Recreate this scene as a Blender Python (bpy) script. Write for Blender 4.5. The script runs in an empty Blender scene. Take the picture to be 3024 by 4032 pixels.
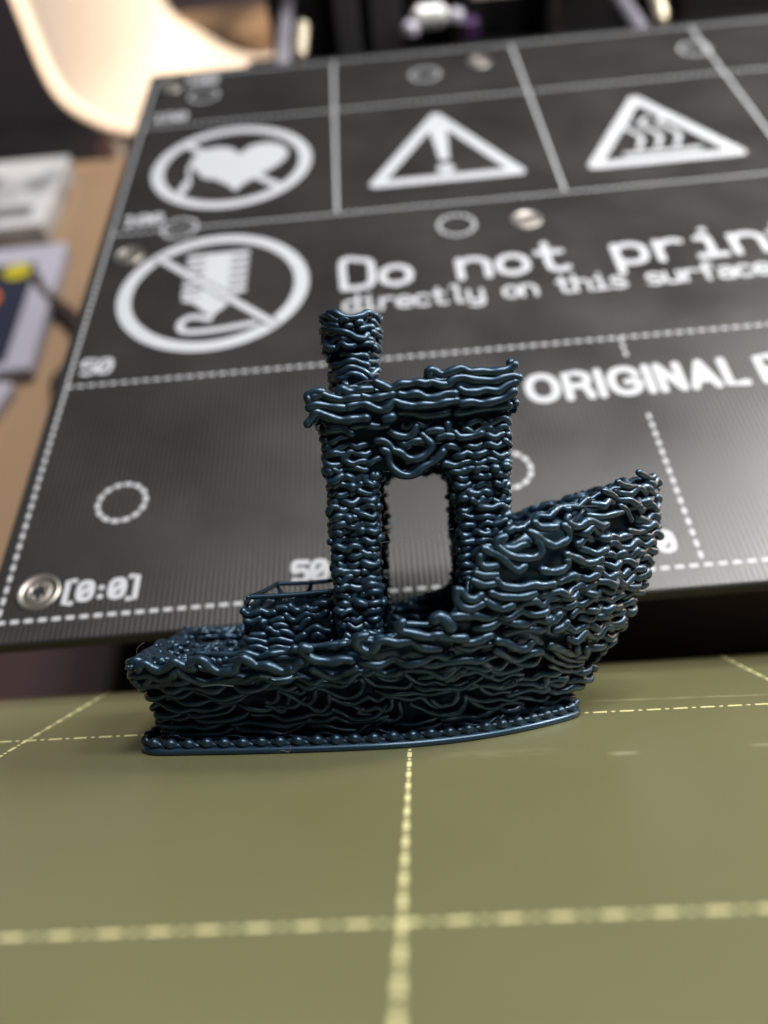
import bpy, math, random
import numpy as np
from mathutils import Matrix, Vector

# =====================================================================================
#  Units: metres.  World axes: X right, Y away from the camera, Z up (true vertical); the
#  heated bed lies level at Z = 0 with its printed corner [0:0] at the origin, the olive
#  sheet with the boat is held tilted in front of it.  Lengths below are in millimetres.
# =====================================================================================
MM = 0.001
rng = np.random.default_rng(7)
random.seed(7)
scene = bpy.context.scene

# sheet frame -> world
B = np.array([[0.999471, -0.032475, 0.001767],
              [0.022121, 0.638986, -0.768901],
              [0.023841, 0.768533, 0.639366]])
OB = np.array([-58.4967, 19.923, 11.5851])
def to_world(p):
    return B.T @ (np.asarray(p, float) - OB)
def sheet_matrix(p=(0, 0, 0)):
    m = Matrix([[B[0][i], B[1][i], B[2][i]] for i in range(3)]).to_4x4()
    m.translation = Vector(to_world(p) * MM)
    return m
MS = sheet_matrix()

# ------------------------------------------------------------------ camera
cam_d = bpy.data.cameras.new("camera")
cam = bpy.data.objects.new("camera", cam_d)
scene.collection.objects.link(cam)
CAM = np.array([2.6572, -92.8657, 24.4009])                 # sheet frame
_r, _u, _f = (np.array(v) for v in ((0.9971, 0.0456, -0.0617), (0.0615, 0.0061, 0.9981), (-0.0459, 0.9989, -0.0033)))
_f = _f / np.linalg.norm(_f); _r = np.cross(_f, _u); _r /= np.linalg.norm(_r); _u = np.cross(_r, _f)
cm = np.column_stack([B.T @ _r, B.T @ _u, -(B.T @ _f)])
m4 = Matrix(cm.tolist()).to_4x4(); m4.translation = Vector(to_world(CAM) * MM)
cam.matrix_world = m4
cam_d.sensor_fit = 'VERTICAL'; cam_d.sensor_height = 36.0; cam_d.sensor_width = 27.0
cam_d.lens = 28.586
cam_d.clip_start = 0.002; cam_d.clip_end = 20.0
cam_d.dof.use_dof = True
cam_d.dof.focus_distance = 0.086
cam_d.dof.aperture_fstop = 28.586 / 2.2
scene.camera = cam

# ------------------------------------------------------------------ light (a room at night, ceiling lamp)
world = bpy.data.worlds.new("World"); scene.world = world; world.use_nodes = True
bg = world.node_tree.nodes["Background"]
bg.inputs[0].default_value = (0.50, 0.46, 0.45, 1); bg.inputs[1].default_value = 0.045
scene.view_settings.view_transform = 'Standard'; scene.view_settings.look = 'None'
scene.view_settings.exposure = 0.0; scene.view_settings.gamma = 1.0

def area(name, loc, target, size, power, color, size_y=None):
    d = bpy.data.lights.new(name, 'AREA'); o = bpy.data.objects.new(name, d); scene.collection.objects.link(o)
    d.energy = power; d.color = color; d.size = size
    if size_y: d.shape = 'RECTANGLE'; d.size_y = size_y
    o.location = Vector(loc)
    o.rotation_euler = (Vector(target) - Vector(loc)).to_track_quat('-Z', 'Y').to_euler()
    return o
TGT = to_world((0, 0, 15)) * MM
area("ceiling_lamp", (0.42, 0.56, 1.28), TGT, 0.36, 18.0, (1.0, 0.98, 0.95))
area("task_lamp", to_world((180, -138, 255)) * MM, TGT, 0.06, 0.50, (1.0, 0.97, 0.92))
area("side_lamp", to_world((250, 15, 235)) * MM, TGT, 0.08, 1.3, (1.0, 1.0, 0.93))
area("room_lamp", to_world((60, -700, 1330)) * MM, TGT, 0.10, 6.5, (1.0, 0.97, 0.95))
area("far_lamp", to_world((300, -1150, 950)) * MM, TGT, 0.045, 1.3, (1.0, 0.96, 0.92))
area("chair_fill", (-1.3, 0.35, 0.9), (-0.2, 1.0, -0.3), 0.4, 7.2, (1.0, 0.84, 0.67)).data.spread = math.radians(52)  # unseen fill light added to brighten the chair only
area("desk_lamp", (0.36, 0.13, 0.0), to_world((20, 0, 8)) * MM, 0.05, 0.20, (1.0, 0.50, 0.22))

scene.cycles.max_bounces = 8
scene.cycles.use_denoising = True

# ------------------------------------------------------------------ material helpers
def mat(name, color, rough=0.5, metallic=0.0, spec=0.5, coat=0.0):
    m = bpy.data.materials.new(name); m.use_nodes = True
    p = m.node_tree.nodes["Principled BSDF"]
    p.inputs["Base Color"].default_value = (*color, 1); p.inputs["Roughness"].default_value = rough
    p.inputs["Metallic"].default_value = metallic; p.inputs["Specular IOR Level"].default_value = spec
    p.inputs["Coat Weight"].default_value = coat
    return m
def nodes(m):
    nt = m.node_tree
    return nt, nt.nodes["Principled BSDF"], lambda t, **k: _mk(nt, t, k)
def _mk(nt, t, k):
    n = nt.nodes.new(t)
    for a, v in k.items():
        if a.startswith("i_"): n.inputs[a[2:].replace("_", " ")].default_value = v
        else: setattr(n, a, v)
    return n
def noise_color(m, c1, c2, scale, detail=4.0, lo=0.35, hi=0.65, coord="Object"):
    nt, p, N = nodes(m)
    tc = N("ShaderNodeTexCoord"); no = N("ShaderNodeTexNoise"); no.inputs["Scale"].default_value = scale; no.inputs["Detail"].default_value = detail
    nt.links.new(tc.outputs[coord], no.inputs["Vector"])
    r = N("ShaderNodeValToRGB"); r.color_ramp.elements[0].position = lo; r.color_ramp.elements[1].position = hi
    r.color_ramp.elements[0].color = (*c1, 1); r.color_ramp.elements[1].color = (*c2, 1)
    nt.links.new(no.outputs["Fac"], r.inputs["Fac"]); nt.links.new(r.outputs["Color"], p.inputs["Base Color"])
    return no, r
def bump(m, src, strength, dist):
    nt, p, N = nodes(m)
    b = N("ShaderNodeBump"); b.inputs["Strength"].default_value = strength; b.inputs["Distance"].default_value = dist
    nt.links.new(src, b.inputs["Height"]); nt.links.new(b.outputs["Normal"], p.inputs["Normal"])

# plastic of the boat: dark blue silk filament
PLA = mat("blue_filament", (0.021, 0.052, 0.088), 0.40, 0.7, 0.6)
nt, p, N = nodes(PLA)
p.inputs["Coat Weight"].default_value = 0.34; p.inputs["Coat Roughness"].default_value = 0.21
tc = N("ShaderNodeTexCoord"); no = N("ShaderNodeTexNoise"); no.inputs["Scale"].default_value = 420; no.inputs["Detail"].default_value = 3
nt.links.new(tc.outputs["Object"], no.inputs["Vector"])
rr = N("ShaderNodeMapRange"); rr.inputs["To Min"].default_value = 0.32; rr.inputs["To Max"].default_value = 0.50
nt.links.new(no.outputs["Fac"], rr.inputs["Value"]); nt.links.new(rr.outputs["Result"], p.inputs["Roughness"])
no2 = N("ShaderNodeTexNoise"); no2.inputs["Scale"].default_value = 2600; no2.inputs["Detail"].default_value = 2
nt.links.new(tc.outputs["Object"], no2.inputs["Vector"]); bump(PLA, no2.outputs["Fac"], 0.12, 0.00006)
CORE = PLA

# ------------------------------------------------------------------ mesh helpers
def link(o, parent=None):
    scene.collection.objects.link(o)
    if parent is not None: o.parent = parent
    return o
def tag(o, label=None, cat=None, group=None, kind=None):
    if label: o["label"] = label
    if cat: o["category"] = cat
    if group: o["group"] = group
    if kind: o["kind"] = kind
    return o
def empty(name, matrix=None):
    o = bpy.data.objects.new(name, None); o.empty_display_size = 0.01
    scene.collection.objects.link(o)
    if matrix is not None: o.matrix_world = matrix
    return o
class MB:
    """collects vertices and faces (millimetres) for ONE mesh object"""
    def __init__(s): s.v = []; s.f = []; s.n = 0
    def add(s, V, F):
        V = np.asarray(V, float); s.v.append(V); b = s.n
        s.f += [tuple(int(i) + b for i in q) for q in F]; s.n += len(V)
    def build(s, name, m, parent=None, smooth=True, bevel=0.0):
        me = bpy.data.meshes.new(name)
        V = np.concatenate(s.v) * MM if s.v else np.zeros((0, 3))
        me.from_pydata(V.tolist(), [], s.f); me.materials.append(m)
        if smooth: me.polygons.foreach_set("use_smooth", [True] * len(me.polygons))
        me.update()
        o = link(bpy.data.objects.new(name, me), parent)
        if bevel:
            md = o.modifiers.new("bevel", 'BEVEL'); md.width = bevel * MM; md.segments = 2; md.limit_method = 'ANGLE'
            md.harden_normals = False
        return o
    def box(s, x0, x1, y0, y1, z0, z1):
        V = [(x, y, z) for z in (z0, z1) for y in (y0, y1) for x in (x0, x1)]
        s.add(V, [(0, 2, 3, 1), (4, 5, 7, 6), (0, 1, 5, 4), (2, 6, 7, 3), (0, 4, 6, 2), (1, 3, 7, 5)])
    def cyl(s, a, b, r, n=20, r2=None):
        a = np.array(a, float); b = np.array(b, float); r2 = r if r2 is None else r2
        t = (b - a) / np.linalg.norm(b - a); h = np.array([0, 0, 1.0]) if abs(t[2]) < .9 else np.array([1.0, 0, 0])
        e1 = np.cross(t, h); e1 /= np.linalg.norm(e1); e2 = np.cross(t, e1)
        an = np.arange(n) * 2 * math.pi / n
        c = np.cos(an)[:, None] * e1 + np.sin(an)[:, None] * e2
        V = np.concatenate([a + c * r, b + c * r2])
        F = [(i, (i + 1) % n, n + (i + 1) % n, n + i) for i in range(n)] + [tuple(range(n))[::-1], tuple(range(n, 2 * n))]
        s.add(V, F)
    def tube(s, P, R, n=10, caps=True):
        V, F = tube_mesh(np.asarray(P, float), R, n, caps); s.add(V, F)
    def prism(s, poly, z0, z1):
        n = len(poly); V = [(x, y, z0) for x, y in poly] + [(x, y, z1) for x, y in poly]
        s.add(V, [(i, (i + 1) % n, n + (i + 1) % n, n + i) for i in range(n)] + [tuple(range(n))[::-1], tuple(range(n, 2 * n))])
    def flat(s, poly, z):
        s.add([(x, y, z) for x, y in poly], [tuple(range(len(poly)))])
def tube_mesh(P, R, n=10, caps=True):
    R = np.full(len(P), R, float) if np.isscalar(R) else np.asarray(R, float)
    if caps:
        t0 = P[0] - P[1]; t0 /= np.linalg.norm(t0) + 1e-12; t1 = P[-1] - P[-2]; t1 /= np.linalg.norm(t1) + 1e-12
        k = np.array([0.985, 0.80, 0.45]); q = np.sqrt(1 - k * k)
        P = np.concatenate([P[0] + t0 * (R[0] * k)[:, None], P, P[-1] + t1 * (R[-1] * k[::-1])[:, None]])
        R = np.concatenate([R[0] * q, R, R[-1] * q[::-1]])
    T = np.gradient(P, axis=0); T /= np.linalg.norm(T, axis=1)[:, None] + 1e-12
    h = np.array([0, 0, 1.0]) if abs(T[0][2]) < .9 else np.array([1.0, 0, 0])
    e = np.cross(T[0], h); e /= np.linalg.norm(e)
    E1 = np.empty_like(P)
    for i in range(len(P)):
        e = e - T[i] * (e @ T[i]); e /= np.linalg.norm(e) + 1e-12; E1[i] = e
    E2 = np.cross(T, E1)
    an = np.arange(n) * 2 * math.pi / n
    V = P[:, None, :] + R[:, None, None] * (np.cos(an)[None, :, None] * E1[:, None, :] + np.sin(an)[None, :, None] * E2[:, None, :])
    V = V.reshape(-1, 3); F = []
    for i in range(len(P) - 1):
        a = i * n; b = a + n
        F += [(a + j, a + (j + 1) % n, b + (j + 1) % n, b + j) for j in range(n)]
    F.append(tuple(range(n))[::-1]); m = (len(P) - 1) * n; F.append(tuple(range(m, m + n)))
    return V, F
def smooth_curve(P, step=0.22):
    """Catmull-Rom through the points, resampled"""
    P = np.asarray(P, float)
    if len(P) < 3: 
        k = max(2, int(np.linalg.norm(P[-1] - P[0]) / step) + 1); t = np.linspace(0, 1, k)[:, None]
        return P[0] * (1 - t) + P[-1] * t
    Q = np.concatenate([[2 * P[0] - P[1]], P, [2 * P[-1] - P[-2]]]); out = []
    for i in range(1, len(Q) - 2):
        k = max(2, int(np.linalg.norm(Q[i + 1] - Q[i]) / step) + 1); t = np.arange(k)[:, None] / k
        a, b, c, d = Q[i - 1], Q[i], Q[i + 1], Q[i + 2]
        out.append(0.5 * (2 * b + (c - a) * t + (2 * a - 5 * b + 4 * c - d) * t ** 2 + (3 * b - a - 3 * c + d) * t ** 3))
    out.append(P[-1:]); return np.concatenate(out)
def resample(P, n, closed=True):
    P = np.asarray(P, float)
    if closed: P = np.concatenate([P, P[:1]])
    s = np.concatenate([[0], np.cumsum(np.linalg.norm(np.diff(P, axis=0), axis=1))])
    t = np.linspace(0, s[-1], n + 1)[:-1] if closed else np.linspace(0, s[-1], n)
    return np.column_stack([np.interp(t, s, P[:, k]) for k in range(P.shape[1])]), s[-1]

#@@BOAT_FUNCS
# =====================================================================================
#  THE BOAT (sheet frame: x to the bow, y away from the camera, z up from the sheet)
# =====================================================================================
ZT = np.array([0.8, 3, 5, 7.4, 9, 12, 15, 21, 26.5])
def x_bow(z):   return np.interp(z, ZT, [17.1, 19.5, 21.8, 23.4, 24.3, 26.3, 28.0, 29.7, 30.1])
def x_stern(z): return np.interp(z, ZT, [-26.8, -27.2, -27.5, -27.9, -28.5, -28.8, -28.8, -28.8, -28.8])
def w_max(z):   return np.interp(z, ZT, [8.0, 8.4, 9.3, 11.0, 13.1, 14.2, 14.5, 14.3, 13.4])
def gunwale(x): return np.interp(x, [-30, -17, -10, -2, 1.5, 4.3, 6.2, 7.4, 9, 12, 16, 22, 26, 30], [10.0, 10.0, 10.7, 11.4, 12.2, 12.9, 14.0, 17.0, 19.4, 21.4, 22.9, 24.4, 25.4, 26.1])
def hull_shape(u, z):
    u = np.clip(u, 0, 1); f = 0.52
    a = 0.80 + 0.20 * np.sin(np.clip(u / f, 0, 1) * math.pi / 2)
    q = np.clip((u - f) / (1 - f), 0, 1)
    p = np.interp(z, [1, 8, 26], [2.2, 2.2, 2.3])
    return np.where(u < f, a, 1 - q ** p)
def hull_y(x, z):
    u = (x - x_stern(z)) / (x_bow(z) - x_stern(z))
    return w_max(z) * hull_shape(u, z)
def hull_contour(z, inset=0.0, n=360):
    """closed, from the middle of the transom along the near side to the bow and back on the far side"""
    u = 1 - (1 - np.linspace(0, 1, 200)) ** 1.6
    x = x_stern(z) + u * (x_bow(z) - x_stern(z)); y = w_max(z) * hull_shape(u, z)
    near = np.column_stack([x, -y]); far = near[::-1] * [1, -1]
    P = np.concatenate([[[x[0], 0.0]], near, far[1:]])
    P, L = resample(P, n)
    k = 5; w = np.hanning(2 * k + 3)[1:-1]; w /= w.sum()
    Q = sum(w[j + k] * np.roll(P, j, axis=0) for j in range(-k, k + 1)); P = Q
    if inset:
        T = np.roll(P, -1, 0) - np.roll(P, 1, 0); T /= np.linalg.norm(T, axis=1)[:, None]
        Nn = np.column_stack([T[:, 1], -T[:, 0]])
        P = P - Nn * inset
        keep = P[:, 0] < x_bow(z) - inset * 1.4
        P[:, 1] = np.where(np.abs(P[:, 1]) < 0.05, 0, P[:, 1])
    return P
#@@END
TRACED = [
    ('roof',0.43,[(4.36,-10.9,37.31),(4.24,-10.9,37.94),(4.78,-10.9,37.98),(5.53,-10.9,37.54),(6.62,-10.9,37.77),(7.55,-10.9,38.02),(8.45,-10.9,37.57),(9.67,-10.9,37.56),(10.73,-10.9,37.41),(11.81,-10.9,37.49),(12.59,-10.9,37.82),(12.83,-10.9,38.03)]),
    ('roof',0.43,[(6.24,-10.9,36.57),(6.72,-10.9,37.0),(7.65,-10.9,37.09),(8.7,-10.9,36.78),(9.77,-10.9,36.66),(10.83,-10.9,36.53),(11.76,-10.9,36.8),(12.68,-10.9,36.89),(13.13,-10.9,36.71)]),
    ('roof',0.43,[(-1.13,-10.9,37.23),(-0.38,-10.9,36.79),(0.37,-10.9,36.43),(1.32,-10.9,36.83),(2.25,-10.9,36.84),(3.03,-10.9,36.94),(3.78,-10.9,36.74),(4.56,-10.9,36.84),(5.46,-10.9,36.47),(6.23,-10.9,36.49)]),
    ('roof',0.43,[(-4.98,-10.9,36.41),(-4.57,-10.9,36.77),(-4.12,-10.9,36.51),(-3.35,-10.9,36.38),(-2.57,-10.9,36.56),(-1.64,-10.9,36.57)]),
    ('roof',0.43,[(-7.98,-10.9,35.84),(-8.13,-10.9,36.39),(-7.38,-10.9,36.65),(-6.76,-10.9,36.61)]),
    ('roof',0.43,[(-7.5,-10.9,36.12),(-6.62,-10.9,36.37),(-5.87,-10.9,36.01),(-4.8,-10.9,35.7),(-3.86,-10.9,35.79),(-2.77,-10.9,35.8)]),
    ('roof',0.43,[(-2.53,-10.9,35.86),(-1.69,-10.9,35.64),(-0.92,-10.9,35.67),(0.49,-10.9,35.88)]),
    ('roof',0.43,[(1.18,-10.9,35.84),(1.87,-10.9,35.71),(2.95,-10.9,35.79),(3.85,-10.9,35.35),(4.93,-10.9,35.27),(5.87,-10.9,35.59),(6.79,-10.9,35.53)]),
    ('roof',0.43,[(7.27,-10.9,35.96),(7.87,-10.9,35.61),(8.93,-10.9,35.54),(9.86,-10.9,35.7),(11.07,-10.9,35.47),(12.02,-10.9,36.02),(12.88,-10.9,36.27)]),
    ('roof',0.43,[(-8.03,-10.9,35.14),(-7.31,-10.9,35.33),(-6.38,-10.9,35.19),(-5.46,-10.9,34.97),(-4.38,-10.9,34.82)]),
    ('roof',0.43,[(-4.07,-10.9,34.88),(-3.28,-10.9,35.06),(-2.35,-10.9,35.07),(-1.45,-10.9,34.62),(-0.54,-10.9,34.33),(0.11,-10.9,34.67),(0.6,-10.9,35.18),(1.35,-10.9,34.82),(2.42,-10.9,34.59),(3.65,-10.9,34.59),(4.88,-10.9,34.58),(5.82,-10.9,34.75),(6.9,-10.9,34.83)]),
    ('roof',0.43,[(7.34,-10.9,34.49),(8.41,-10.9,34.57),(9.47,-10.9,34.35),(10.55,-10.9,34.51),(11.79,-10.9,34.81),(12.59,-10.9,35.36)]),
    ('roof',0.43,[(-8.28,-10.9,33.53),(-7.86,-10.9,33.97),(-7.36,-10.9,34.56),(-6.44,-10.9,34.26),(-5.54,-10.9,33.81),(-4.46,-10.9,33.59),(-3.37,-10.9,33.67),(-2.28,-10.9,33.67)]),
    ('roof',0.43,[(-0.36,-10.9,33.47),(0.27,-10.9,33.58)]),
    ('roof',0.4,[(0.98,-10.3,34.14),(2.53,-10.3,33.96),(3.59,-10.3,33.58),(4.84,-10.3,33.65),(5.93,-10.3,33.73)]),
    ('roof',0.4,[(6.85,-10.3,33.67),(7.93,-10.3,33.68),(9.03,-10.3,33.91),(10.57,-10.3,33.96),(12.12,-10.3,34.09)]),
    ('roof',0.4,[(-3.77,-10.3,32.98),(-2.52,-10.3,33.05),(-1.28,-10.3,32.81),(-0.34,-10.3,32.91)]),
    ('roof',0.4,[(-6.14,-10.3,32.75),(-4.73,-10.3,32.73),(-3.97,-10.3,32.29)]),
    ('cabin',0.4,[(-1.38,-10.1,31.36),(-0.76,-10.1,31.32),(-0.16,-10.1,30.89),(0.2,-10.1,30.32),(0.88,-10.1,30.04),(1.47,-10.1,29.53),(2.24,-10.1,29.25),(3.03,-10.1,29.43),(3.84,-10.1,30.0),(4.11,-10.1,30.61),(3.75,-10.1,31.1),(3.24,-10.1,31.68)]),
    ('cabin',0.4,[(-0.82,-10.1,30.38),(-0.36,-10.1,30.12),(-0.33,-10.1,29.34),(0.01,-10.1,28.53),(0.75,-10.1,27.86),(1.67,-10.1,27.65),(2.47,-10.1,27.91),(3.28,-10.1,28.48),(4.24,-10.1,28.89),(5.06,-10.1,29.61),(5.23,-10.1,29.83)]),
    ('cabin',0.4,[(-0.08,-10.1,32.21),(0.68,-10.1,31.77),(1.76,-10.1,31.62),(2.4,-10.1,31.97),(2.67,-10.1,32.57)]),
    ('cabin',0.4,[(3.8,-10.1,31.95),(4.59,-10.1,32.06),(5.21,-10.1,32.01)]),
    ('cabin',0.4,[(4.85,-10.1,31.34),(5.64,-10.1,31.44),(6.25,-10.1,31.32)]),
    ('cabin',0.4,[(5.86,-10.1,32.59),(5.91,-10.1,32.05)]),
    ('cabin',0.4,[(6.58,-10.1,31.69),(7.02,-10.1,31.2),(8.1,-10.1,31.2),(9.2,-10.1,31.44)]),
    ('cabin',0.36,[(1.52,-9.6,27.91),(2.27,-9.6,28.57),(3.17,-9.6,29.22)]),
    ('cabin',0.36,[(-3.13,9.6,32.87),(-1.24,9.6,32.07),(0.56,9.6,29.83),(1.69,9.6,29.37)]),
    ('hull',0.43,[(-26.99,-11.28,9.71),(-26.65,-11.48,10.2),(-26.06,-11.57,10.19),(-25.56,-11.51,9.76),(-24.77,-11.54,9.49),(-23.89,-11.77,9.8),(-23.14,-12.05,10.36),(-22.53,-12.06,10.09),(-21.77,-12.05,9.74),(-21.14,-12.11,9.64)]),
    ('hull',0.43,[(-21.48,-12.2,10.07),(-20.67,-12.46,10.53),(-20.04,-12.51,10.43),(-19.51,-12.34,9.68),(-18.63,-12.29,9.16),(-17.67,-12.4,9.13),(-16.85,-12.54,9.27),(-16.42,-12.86,10.08),(-15.88,-13.08,10.55),(-15.3,-13.03,10.2),(-14.59,-12.93,9.69),(-13.5,-13.03,9.65),(-12.62,-12.97,9.21),(-11.89,-12.87,8.93),(-11.07,-13.08,9.15)]),
    ('hull',0.43,[(-11.01,-13.06,9.07),(-10.56,-13.26,9.54),(-10.05,-13.46,10.01)]),
    ('hull',0.43,[(-28.02,-10.19,8.36),(-27.65,-9.54,7.72),(-26.64,-9.64,7.69),(-25.38,-10.0,7.86),(-24.25,-10.47,8.14),(-23.39,-11.52,8.95),(-23.16,-11.71,9.28)]),
    ('hull',0.43,[(-22.8,-11.81,9.44),(-22.18,-11.41,8.7),(-21.42,-10.86,8.16),(-20.42,-10.57,7.81),(-18.76,-10.83,7.86),(-17.28,-11.06,7.91),(-15.94,-11.39,8.06),(-15.17,-11.96,8.45),(-14.48,-12.25,8.63),(-13.74,-12.15,8.49)]),
    ('hull',0.43,[(-8.92,-13.24,9.15),(-8.27,-12.63,8.54),(-7.29,-12.07,8.06),(-6.34,-12.31,8.22),(-5.47,-13.09,8.78),(-4.67,-13.41,9.03)]),
    ('hull',0.43,[(-9.14,-13.95,11.25),(-9.81,-13.97,11.44),(-9.84,-13.86,11.12),(-9.51,-13.74,10.71),(-8.81,-13.58,10.11),(-7.77,-13.58,9.91),(-6.87,-13.58,9.79),(-5.94,-13.7,9.98),(-5.05,-13.69,9.86)]),
    ('hull',0.33,[(-21.14,-10.96,10.91),(-19.28,-11.17,10.77),(-17.02,-11.44,10.69),(-15.88,-11.62,10.82),(-14.81,-11.61,10.45),(-13.72,-11.66,10.25),(-12.15,-11.79,10.19),(-10.57,-11.93,10.21)]),
    ('hull',0.33,[(-9.37,-12.35,11.14),(-7.35,-12.53,11.29),(-4.88,-12.7,11.41)]),
    ('hull',0.3,[(-22.8,-11.11,10.24),(-21.41,-11.14,9.7),(-20.18,-11.13,9.17)]),
    ('hull',0.3,[(-19.35,-11.61,10.31),(-18.48,-11.5,9.62),(-17.04,-11.67,9.57)]),
    ('hull',0.43,[(-3.51,-14.53,12.3),(-4.27,-14.49,12.11),(-4.4,-14.29,11.49),(-3.92,-14.1,10.91),(-3.2,-14.02,10.64),(-2.73,-14.14,10.93),(-2.22,-14.39,11.62),(-1.47,-14.45,11.73),(-0.6,-14.35,11.45),(0.14,-14.36,11.48),(0.88,-14.36,11.52),(1.59,-14.13,10.99),(2.46,-13.96,10.69),(3.5,-13.82,10.61)]),
    ('hull',0.43,[(0.12,-14.69,13.38),(-0.2,-14.64,12.95),(0.07,-14.61,12.56),(0.79,-14.58,12.37),(1.66,-14.52,12.09),(2.53,-14.42,11.88),(3.43,-14.37,11.97),(4.45,-14.12,11.65),(6.08,-13.73,11.43)]),
    ('hull',0.43,[(5.0,-14.43,13.67),(5.74,-14.32,13.69),(6.56,-14.16,13.62)]),
    ('hull',0.36,[(0.53,-13.91,13.1),(1.57,-13.88,13.04),(2.75,-13.81,12.89)]),
    ('hull',0.62,[(3.3,-14.6,13.56),(3.83,-14.58,13.75),(4.39,-14.45,13.26),(4.73,-14.34,12.78)]),
    ('hull',0.4,[(10.45,-13.62,20.96),(9.84,-13.77,20.78),(9.66,-13.8,20.34),(10.22,-13.64,19.56),(11.26,-13.32,19.03),(12.33,-12.94,18.8),(13.43,-12.51,18.78),(14.09,-12.27,19.25),(13.98,-12.38,20.17),(13.67,-12.52,20.42)]),
    ('hull',0.4,[(8.44,-14.07,19.99),(9.01,-13.94,19.65),(9.75,-13.76,19.3),(10.32,-13.59,18.81),(10.9,-13.4,18.16),(11.64,-13.13,17.65),(12.28,-12.91,17.97)]),
    ('hull',0.4,[(13.1,-12.74,21.29),(13.85,-12.47,20.79),(14.46,-12.18,20.29),(15.41,-11.7,19.75),(16.4,-11.22,19.98),(17.09,-10.89,20.38),(17.13,-10.93,21.14),(16.67,-11.13,21.64)]),
    ('hull',0.4,[(13.64,-12.44,22.15),(14.08,-12.31,21.75),(15.03,-11.92,21.6),(15.85,-11.54,21.62)]),
    ('hull',0.4,[(17.25,-10.76,22.51),(17.04,-10.9,22.07),(17.67,-10.59,21.56),(18.53,-10.1,21.5),(19.26,-9.63,21.91),(19.97,-9.17,21.86),(20.83,-8.6,21.33),(21.58,-8.05,21.42)]),
    ('hull',0.4,[(16.85,-10.84,18.71),(17.86,-10.19,18.3),(18.89,-9.45,17.72),(19.79,-8.8,17.63),(20.72,-8.16,17.92)]),
    ('hull',0.4,[(14.15,-12.1,17.43),(15.11,-11.61,17.18),(16.28,-11.0,17.29),(16.89,-10.7,17.77),(16.82,-10.78,18.09)]),
    ('hull',0.4,[(9.45,-13.78,16.94),(10.02,-13.6,16.3),(11.08,-13.24,15.98),(12.17,-12.84,15.95),(13.12,-12.45,16.08),(14.07,-12.01,15.91),(15.22,-11.43,15.94)]),
    ('hull',0.4,[(8.92,-13.89,15.65),(9.81,-13.62,15.27),(11.03,-13.22,15.08),(12.27,-12.74,15.03),(13.23,-12.34,15.24)]),
    ('hull',0.4,[(5.6,-14.54,16.2),(5.47,-14.56,15.32),(6.02,-14.41,14.54),(6.9,-14.21,14.32),(7.97,-14.05,14.68)]),
    ('hull',0.4,[(5.97,-14.49,16.17),(6.51,-14.4,15.39),(7.24,-14.26,15.19),(7.87,-14.14,15.58)]),
    ('hull',0.4,[(8.02,-14.14,19.28),(7.91,-14.16,18.69),(8.48,-14.04,18.21),(9.53,-13.79,18.27)]),
    ('hull',0.4,[(7.55,-14.22,17.68),(8.28,-14.07,17.4),(9.48,-13.78,17.38)]),
    ('hull',0.4,[(7.21,-14.28,16.97),(8.07,-14.11,16.53),(9.13,-13.85,16.52)]),
    ('hull',0.4,[(8.28,-14.03,14.96),(9.01,-13.73,14.43),(9.91,-13.37,14.04),(10.84,-13.1,14.26)]),
    ('hull',0.4,[(9.17,-12.09,9.82),(9.95,-11.48,9.22),(10.95,-10.31,8.48),(11.93,-9.87,8.51),(12.71,-9.99,8.95),(13.9,-9.27,8.92)]),
    ('hull',0.4,[(7.93,-11.59,8.58),(8.93,-9.79,7.4),(9.9,-9.19,7.07),(11.2,-8.78,7.24),(11.85,-8.75,7.51)]),
    ('hull',0.4,[(2.9,-14.33,11.74),(3.8,-14.34,11.99),(4.82,-14.03,11.59),(6.16,-13.66,11.31)]),
    ('hull',0.4,[(5.99,-13.56,11.0),(6.9,-13.31,10.91),(7.81,-13.16,11.14)]),
    ('hull',0.4,[(7.51,-13.19,11.01),(8.13,-13.17,11.34),(8.66,-13.05,11.45)]),
    ('hull',0.4,[(9.35,-12.51,10.79),(10.28,-11.96,10.43),(11.07,-11.3,9.81),(12.21,-10.62,9.56),(12.86,-10.59,10.13)]),
    ('hull',0.4,[(14.9,-9.0,9.44),(16.39,-7.28,8.59),(17.98,-5.29,7.74),(18.15,-5.95,8.59)]),
    ('hull',0.4,[(18.41,-4.64,7.35),(19.37,-3.87,7.33),(19.37,-4.52,8.11)]),
    ('hull',0.4,[(2.7,-11.96,8.01),(3.77,-11.67,7.9),(4.7,-12.18,8.41)]),
    ('hull',0.4,[(4.2,-10.57,6.88),(4.99,-10.78,7.34),(5.77,-11.25,7.86)]),
    ('hull',0.4,[(9.76,-7.86,5.21),(10.58,-7.58,5.27),(11.08,-7.53,5.47)]),
    ('hull',0.4,[(13.86,-5.46,4.47),(14.64,-5.21,4.7),(14.78,-5.68,5.45)]),
    ('hull',0.4,[(14.32,-10.98,12.42),(15.15,-10.39,12.14),(15.84,-10.17,12.69)]),
    ('hull',0.4,[(15.36,-9.68,11.09),(16.22,-9.23,11.29),(16.73,-9.15,11.72)]),
    ('hull',0.36,[(26.27,-3.9,26.68),(27.12,-3.12,26.33),(27.99,-2.27,25.97),(28.47,-1.78,26.21)]),
    ('hull',0.36,[(23.43,-6.3,25.71),(24.3,-5.61,25.35),(25.73,-4.38,25.13)]),
    ('hull',0.36,[(21.56,-7.71,24.91),(22.47,-7.06,24.55),(23.02,-6.64,24.2)]),
    ('hull',0.36,[(24.58,-5.24,20.53),(25.65,-4.18,20.27),(26.76,-3.09,20.33),(27.22,-2.71,20.63)]),
    ('hull',0.36,[(19.54,-9.16,22.51),(20.97,-8.22,22.26),(22.88,-6.78,22.44),(23.68,-6.13,22.55)]),
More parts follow.
